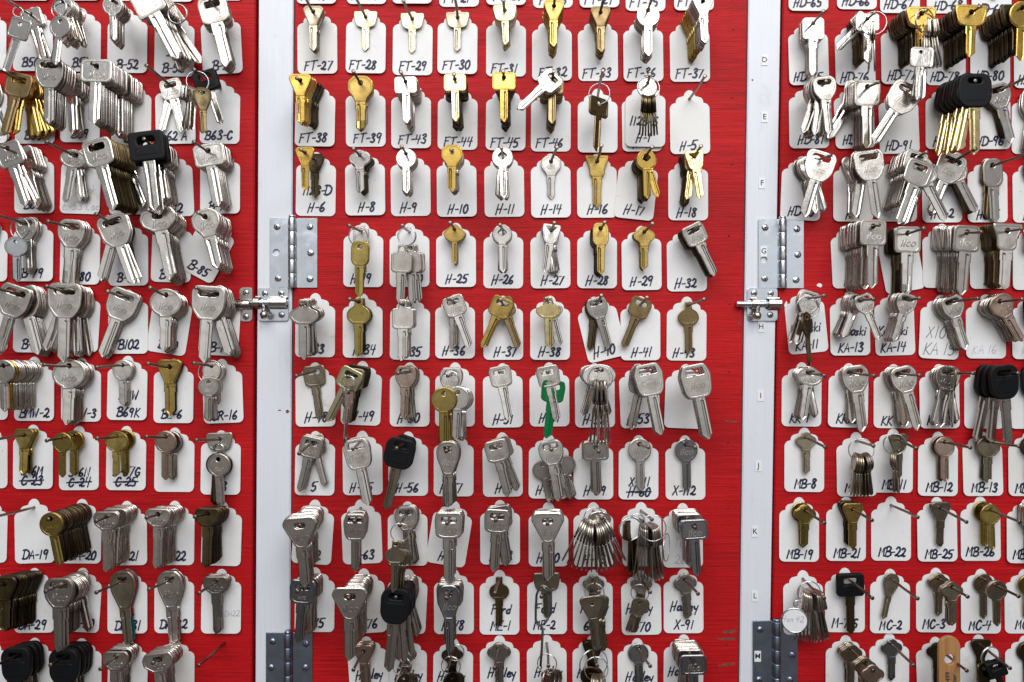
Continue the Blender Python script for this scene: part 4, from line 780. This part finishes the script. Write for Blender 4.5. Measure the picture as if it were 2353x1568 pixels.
for si, s in enumerate(SLOTS):
    rng = random.Random(1000+si*17)
    hx, hy, ref = s['hx'], s['hy'], s['ref']
    short = ref
    base = P(hx, hy, .0005)
    # ---- tag
    if s['text'] is not None:
        lift = .0008+(.0011 if si % 2 else 0)+(.0034 if ref == 'tag H-1' else 0)
        ob = link('paper_tag', TAGME, None, None, Vector((base.x, -lift, base.z)))
        ob.rotation_euler = (R(-rng.uniform(.4, 1.5)), R(-s['tilt']-rng.uniform(-.8, .8)), 0)
        d = ref[4:] if ref.startswith('the ') else ref
        if d.startswith('tag ') and s['text'] and not ref.startswith('the '): lb = 'white scalloped paper tag lettered '+d[4:]
        else: lb = 'white scalloped paper '+d
        tag(ob, lb, 'paper tag', 'white paper tags')
        if s['text']:
            L = s['text'].split('\n'); pc = s.get('pencil')
            sp_ = 23 if s.get('strike') else (42 if 'Harley' in s['text'] else 38)
            me = handwriting(L, 118+rng.uniform(-2, 1.5), sp_, 20 if pc != 2 else 26, 4.4 if not pc else (2.4 if pc == 2 else 1.3), rng, s.get('strike'), rng.uniform(-5, 5))
            h_ = link('handwriting', me, MAT['ink' if not pc else ('grey' if pc == 2 else 'pencil')], ob); h_.location = (0, -.00036, 0)
        if s.get('side'):
            me = handwriting([s['side']], 88, 0, 13, 1.2, rng, align=26); h_ = link('handwriting', me, MAT['pencil'], ob); h_.location = (0, -.00036, 0)
    if s['head'] is None: continue
    # ---- nail
    tip = P(*s['head'], NAILL); ax = (tip-base); Ln = ax.length; dr = ax.normalized()
    bm = bmesh.new(); q0 = base+dr*-.012
    mid = base+ax*.55+Vector((rng.uniform(-.0008, .0008), 0, rng.uniform(-.001, .0004)))
    tube(bm, [q0, base, mid, tip-dr*.0016, tip-dr*.0012, tip, tip+dr*.0003], [.00178, .00178, .00178, .00178, .0026, .0027, .0017], 10)
    me = bm_mesh(bm, 'nail', True); me.transform(Matrix.Translation(-base)); nl = link('nail', me, MAT['nail'], None, base)
    tag(nl, ('long nail holding keys over ' if s['groups'] else 'bare long nail in ')+(ref if s['text'] is not None else 'the red wood with no tag below it'), 'nail', 'nails in the boards')
    # ---- keys
    def t_of(fx, fy):
        best = (1e9, 0)
        for i in range(4, 99):
            a = proj(base+ax*(i/100)); d2 = math.hypot(a[0]-fx, a[1]-fy)
            if d2 < best[0]: best = (d2, i/100)
        return best[1], best[0]
    rt = None
    nail_groups = [g for g in s['groups'] if t_of(g[3], g[4])[1] <= 11 or not s['rings']]
    tf = max([t_of(g[3], g[4])[0] for g in nail_groups], default=.3)
    rings = []
    for (rx, ry, rr) in s['rings']:
        t_, d_ = t_of(rx, ry-rr+2); t_ = min(.93, max(t_, tf+.04)); h_ = .0075 if s.get('ringback') else -(base+ax*t_).y; rings.append((rx, ry, rr, h_))
    prev = .05 if not s.get('ringback') else .2; order = []
    slotkeys = []
    for gi, g in enumerate(s['groups']):
        st, col, n, fx, fy, ang = g[:6]; scl = g[6] if len(g) > 6 else 1; jit = g[7] if len(g) > 7 else 0; yaw = g[8] if len(g) > 8 else 0
        t1, dist = t_of(fx, fy); th0 = KTH*(1 if not st.startswith('black') else 3.9)
        if dist > 11 and rings:            # on a ring
            rx, ry, rr, h_ = min(rings, key=lambda r: math.hypot(r[0]-fx, r[1]+r[2]-fy))
            for i in range(n):
                f = (i-(n-1)/2)
                if yaw >= 60:
                    a_ = ang+jit*(2*i/(n-1)-1 if n > 1 else 0); px = fx+f*min(4.4, 1.6*rr/max(1, n-1)+1.2); py = fy-abs(f)**2*.35; hh = h_+.002+.0012*(i % 3)+.0006*gi; pos = P(px, py, hh); yw = yaw*(1 if i < n/2 else -1) if s.get('fan') else yaw+rng.uniform(-6, 6)
                else:
                    j = n-1-i; hh = h_+.003+(gi*.004)-j*.0028; pos = P(fx+j*3.1, fy+j*.3, max(.006, hh)); a_ = ang+rng.uniform(-jit, jit); yw = yaw+rng.uniform(-4, 4)
                    if j == 0: a_ = ang
                k_ = scl*(DC+pos.y)/DC
                slotkeys.append(dict(st=st, col=col, pos=pos, ang=a_, sc=k_, yaw=yw, zs=1, ring=1, gi=gi, i=i, n=n, fan=yaw >= 60))
            continue
        room = max(.0, (t1-prev))*Ln; dt = th0*1.06*(scl if st.startswith('black') else 1)
        nn = n; zs = 1
        if nn*dt > room: 
            zs = max(.72, min(1, room/(nn*dt))); nn = max(1, min(n, int(room/(dt*zs)+.5)))
        if t1 < prev+dt*.6/Ln: t1 = min(.95, prev+dt/Ln)
        gap = dt*zs
        if nn > 1: gap = min(gap*1.12, max(gap, room/nn))
        for i in range(nn):
            j = nn-1-i; pos = base+dr*(t1*Ln-j*gap)
            fr = j == 0
            a_ = ang if fr else ang+rng.gauss(0, jit*.62)
            k_ = scl*(DC+pos.y)/DC if not j else scl*(DC+(base+dr*(t1*Ln)).y)/DC*rng.uniform(.985, 1.01)
            slotkeys.append(dict(st=st, col=col, pos=pos+Vector((rng.uniform(-.0007, .0007), 0, rng.uniform(-.001, .0002)))*(0 if fr else 1), ang=a_, sc=k_, yaw=yaw+(0 if fr else rng.uniform(-1, 1)), pit=rng.uniform(-3.2, 3.2) if fr else 0, zs=zs, ring=0, gi=gi, i=i, n=nn))
        prev = t1+.02
    for ri, (rx, ry, rr, h_) in enumerate(rings):
        me = torus_mesh('key_ring', rr*U*(DC-h_)/DC, .0006); ob = link('key_ring', me, MAT['ring'], None, P(rx, ry, h_)); ob.rotation_euler = (R(rng.uniform(-7, 7)), R(rng.uniform(0, 180)), R(rng.uniform(-16, 16)))
        wd = '' if len(rings) == 1 else (('larger ' if rr == max(r[2] for r in rings) else ('smaller ' if rr == min(r[2] for r in rings) else 'middle-sized ')))
        tag(ob, f'{wd}wire key ring over {ref}', 'key ring', 'wire key rings')
    # descriptions
    nk = [k for k in slotkeys if not k['ring']][::-1]
    for i, k in enumerate(nk):
        k['lab'] = f"single {WORD[k['col']]} key hanging over {ref}" if len(nk) == 1 else f"{ordn(i)} {WORD[k['col']]} key{' from front' if i else ''} on nail over {ref}"
        k['logo'] = SPECIAL.get((s['text'], i), None) or (('ilco', 19, None) if k['st'] in ILCO and k['col'] in ('silver', 'steel', 'chrome', 'copper') or k['st'] == 'blackbig' else None)
    rk = [k for k in slotkeys if k['ring']]
    fan = [k for k in rk if k.get('fan')]; oth = [k for k in rk if not k.get('fan')][::-1]
    for i, k in enumerate(sorted(fan, key=lambda k: proj(k['pos']+Vector((math.sin(R(k['ang']))*.03, 0, 0)))[0])): k['lab'] = f"{ordn(i) if i else 'first'} {WORD[k['col']]} ring key from left over {ref}"
    for i, k in enumerate(oth): k['lab'] = f"{ordn(i)} {WORD[k['col']]} key on ring over {ref}"
    for k in rk: k['logo'] = ('ilco', 13, None) if k['st'] in ('round',) and k['col'] == 'steel' and not k.get('fan') else None
    KEYS += slotkeys
def kmat(k):
    return (Matrix.Translation(k['pos']) @ Matrix.Rotation(R(-k['ang']), 4, 'Y') @ Matrix.Rotation(R(k['yaw']), 4, 'Z') @ Matrix.Rotation(R(k.get('pit', 0)), 4, 'X') @ Matrix.Diagonal((k['sc'], k['zs'], k['sc'], 1)))
def kparts(k):
    st = k['st']; rub = st.startswith('black')
    bc = 'rubber' if rub else k['col']
    yield ('plastic_head' if rub else 'bow'), bow_mesh(st), bc
    yield 'blade', blade_mesh(st), ('goldp' if k['col'] == 'goldp' else ('silver' if k['col'] == 'silver' and rub else k['col'])) if rub else k['col']
rest = []
for i, k in enumerate(KEYS):
    k['idx'] = i
    if INDIV is not None and i not in INDIV: rest.append(k); continue
    root = empty('key', k['pos']); M = kmat(k); root.rotation_mode = 'QUATERNION'
    lo, q_, s_ = M.decompose(); root.rotation_quaternion = q_; root.scale = s_
    tag(root, k['lab'], 'key', 'keys hanging on the boards')

    bo = None
    for nm, me, mc in kparts(k):
        ob = link(nm, cm(me, mc), None, root)
        if nm != 'blade': bo = ob
    if k['logo']:
        tx, sz, zc = k['logo']; rub = k['st'].startswith('black')
        if zc is None:
            ys = [y for x, y in ST[k['st']][0]]; zc = min(ys)*.52; wmax = max(x for x, y in ST[k['st']][0]); sz = min(sz, wmax*.85)
        lg = link('raised_lettering', logo(tx, 'rubber' if rub else {'silver': 'steel', 'steel': 'silver', 'chrome': 'silver'}.get(k['col'], k['col']), sz, zc), None, bo); lg.location = (0, -(.00425 if rub else KTH/2)-.00006, 0)
if rest:
    mats = []; V = []; FV = []; FM = []; FS = []; base_ = 0; cache = {}
    for k in rest:
        M = kmat(k); A = np.array(M)[:3, :3].T; T = np.array(M)[:3, 3]
        for nm, me, mc in kparts(k):
            if me.name not in cache:
                co = np.empty(len(me.vertices)*3); me.vertices.foreach_get('co', co)
                lv = np.empty(len(me.loops), dtype=np.int64); me.loops.foreach_get('vertex_index', lv)
                ls = np.empty(len(me.polygons), dtype=np.int64); me.polygons.foreach_get('loop_total', ls)
                sd_ = np.array([abs(f.normal.y) < .45 for f in me.polygons]); cache[me.name] = (co.reshape(-1, 3), lv, ls, sd_)
            co, lv, ls, sd_ = cache[me.name]
            if mc not in mats: mats.append(mc)
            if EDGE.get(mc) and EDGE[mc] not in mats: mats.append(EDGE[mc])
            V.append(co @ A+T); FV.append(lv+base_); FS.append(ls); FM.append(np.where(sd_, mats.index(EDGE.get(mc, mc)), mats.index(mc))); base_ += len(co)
    V = np.concatenate(V); FV = np.concatenate(FV); FS = np.concatenate(FS); FM = np.concatenate(FM)
    me = bpy.data.meshes.new('spare_keys'); me.vertices.add(len(V)); me.vertices.foreach_set('co', V.ravel())
    me.loops.add(len(FV)); me.loops.foreach_set('vertex_index', FV.astype(np.int32))
    me.polygons.add(len(FS)); me.polygons.foreach_set('loop_start', np.concatenate(([0], np.cumsum(FS)[:-1])).astype(np.int32))
    me.polygons.foreach_set('material_index', FM.astype(np.int32)); me.update(calc_edges=True); me.validate()
    for q in mats: me.materials.append(MAT[q])
    ob = link('spare_keys', me); tag(ob, 'spare keys packed edge to edge behind the front keys of the stacks', 'keys'); ob['kind'] = 'stuff'
print('KEYS', len(KEYS), 'individual', len(KEYS)-len(rest))

# ================= one-off things hanging among the keys
c = P(1826, 1426, .052)
rt = empty('round_key_tag', c); tag(rt, 'round white paper tag with metal rim hanging from a key ring', 'key tag')
rt.rotation_euler = (R(4), 0, R(-10))
me = flat_solid('paper_disc', [ell(0, 0, 27*U, n=36)], .0006); link('paper_disc', me, MAT['label'], rt)
link('metal_rim', torus_mesh('metal_rim', 27*U, .0011, double=False), MAT['ring'], rt)
h_ = link('handwriting', handwriting(['Hon 42'], 3, 0, 13, 1.1, random.Random(3), align=-4), MAT['pencil'], rt); h_.location = (0, -.0004, 0)
c = P(1448, 1216, .030)
rt = empty('round_key_tag', c); rt.rotation_euler = (R(3), 0, R(14)); tag(rt, 'round pale paper tag behind the crowded bunch of rings', 'key tag')
link('paper_disc', flat_solid('paper_disc', [ell(0, 0, 26*U, n=36)], .0006), MAT['label'], rt); link('metal_rim', torus_mesh('metal_rim', 26*U, .001, double=False), MAT['ring'], rt)
c = P(1531, 1258, .06)
rt = empty('round_key_tag', c); rt.rotation_euler = (0, R(-6), R(66)); tag(rt, 'oval-looking white paper tag turned edgewise right of the crowded bunch', 'key tag')
link('paper_disc', flat_solid('paper_disc', [ell(0, 0, 29*U, n=36)], .0006), MAT['label'], rt); link('metal_rim', torus_mesh('metal_rim', 29*U, .0009, double=False), MAT['ring'], rt)
# bent wire hook hanging over tag ME-2
bm = bmesh.new(); pts = [(1262, 1366, .055), (1246, 1345, .055), (1238, 1352, .055), (1233, 1368, .054), (1231, 1400, .053), (1231, 1425, .053), (1237, 1434, .053), (1246, 1442, .053), (1247, 1452, .053), (1245, 1490, .053), (1242, 1531, .053)]
tube(bm, [P(*q) for q in pts], 2.7*U, 8); o1 = P(1246, 1345, .055)
tube(bm, [P(*q) for q in [(1246, 1345, .0552), (1256, 1349, .055), (1266, 1358, .054), (1266, 1395, .053), (1265, 1412, .053), (1258, 1424, .053), (1249, 1436, .056)]], 2.7*U, 8)
me = bm_mesh(bm, 'wire_hook', True); me.transform(Matrix.Translation(-o1)); ob = link('wire_hook', me, MAT['wire'], None, o1); tag(ob, 'long bent grey wire hook hanging over tag ME-2', 'wire hook')
# wooden fob
c = P(2180, 1514, .048); ff = empty('wooden_key_fob', c); tag(ff, 'flat varnished wooden fob with a round hole in the bottom row', 'key fob')
k_ = U*(DC-.048)/DC
lp = [arc(0, 28, 24.5, 25, 0, 180, 14)+[(-24.5, -110), (24.5, -110)], ell(0, 0, 12, n=24)]
link('fob', flat_solid('fob', [[(x*k_, y*k_) for x, y in q] for q in lp], .005, .0008, 2), MAT['wood'], ff)
tm = text_mesh('stamped_writing', '3499\nster', 15*k_, 0, .00005, .0002, 'LEFT'); tm.transform(Matrix.Rotation(R(-90), 4, 'Y')); tm.transform(Matrix.Translation((3*k_, -.0026, -58*k_)))
link('stamped_writing', tm, MAT['print'], ff)
# white oval stickers and the square emblem need no own objects: they are raised lettering on the bows
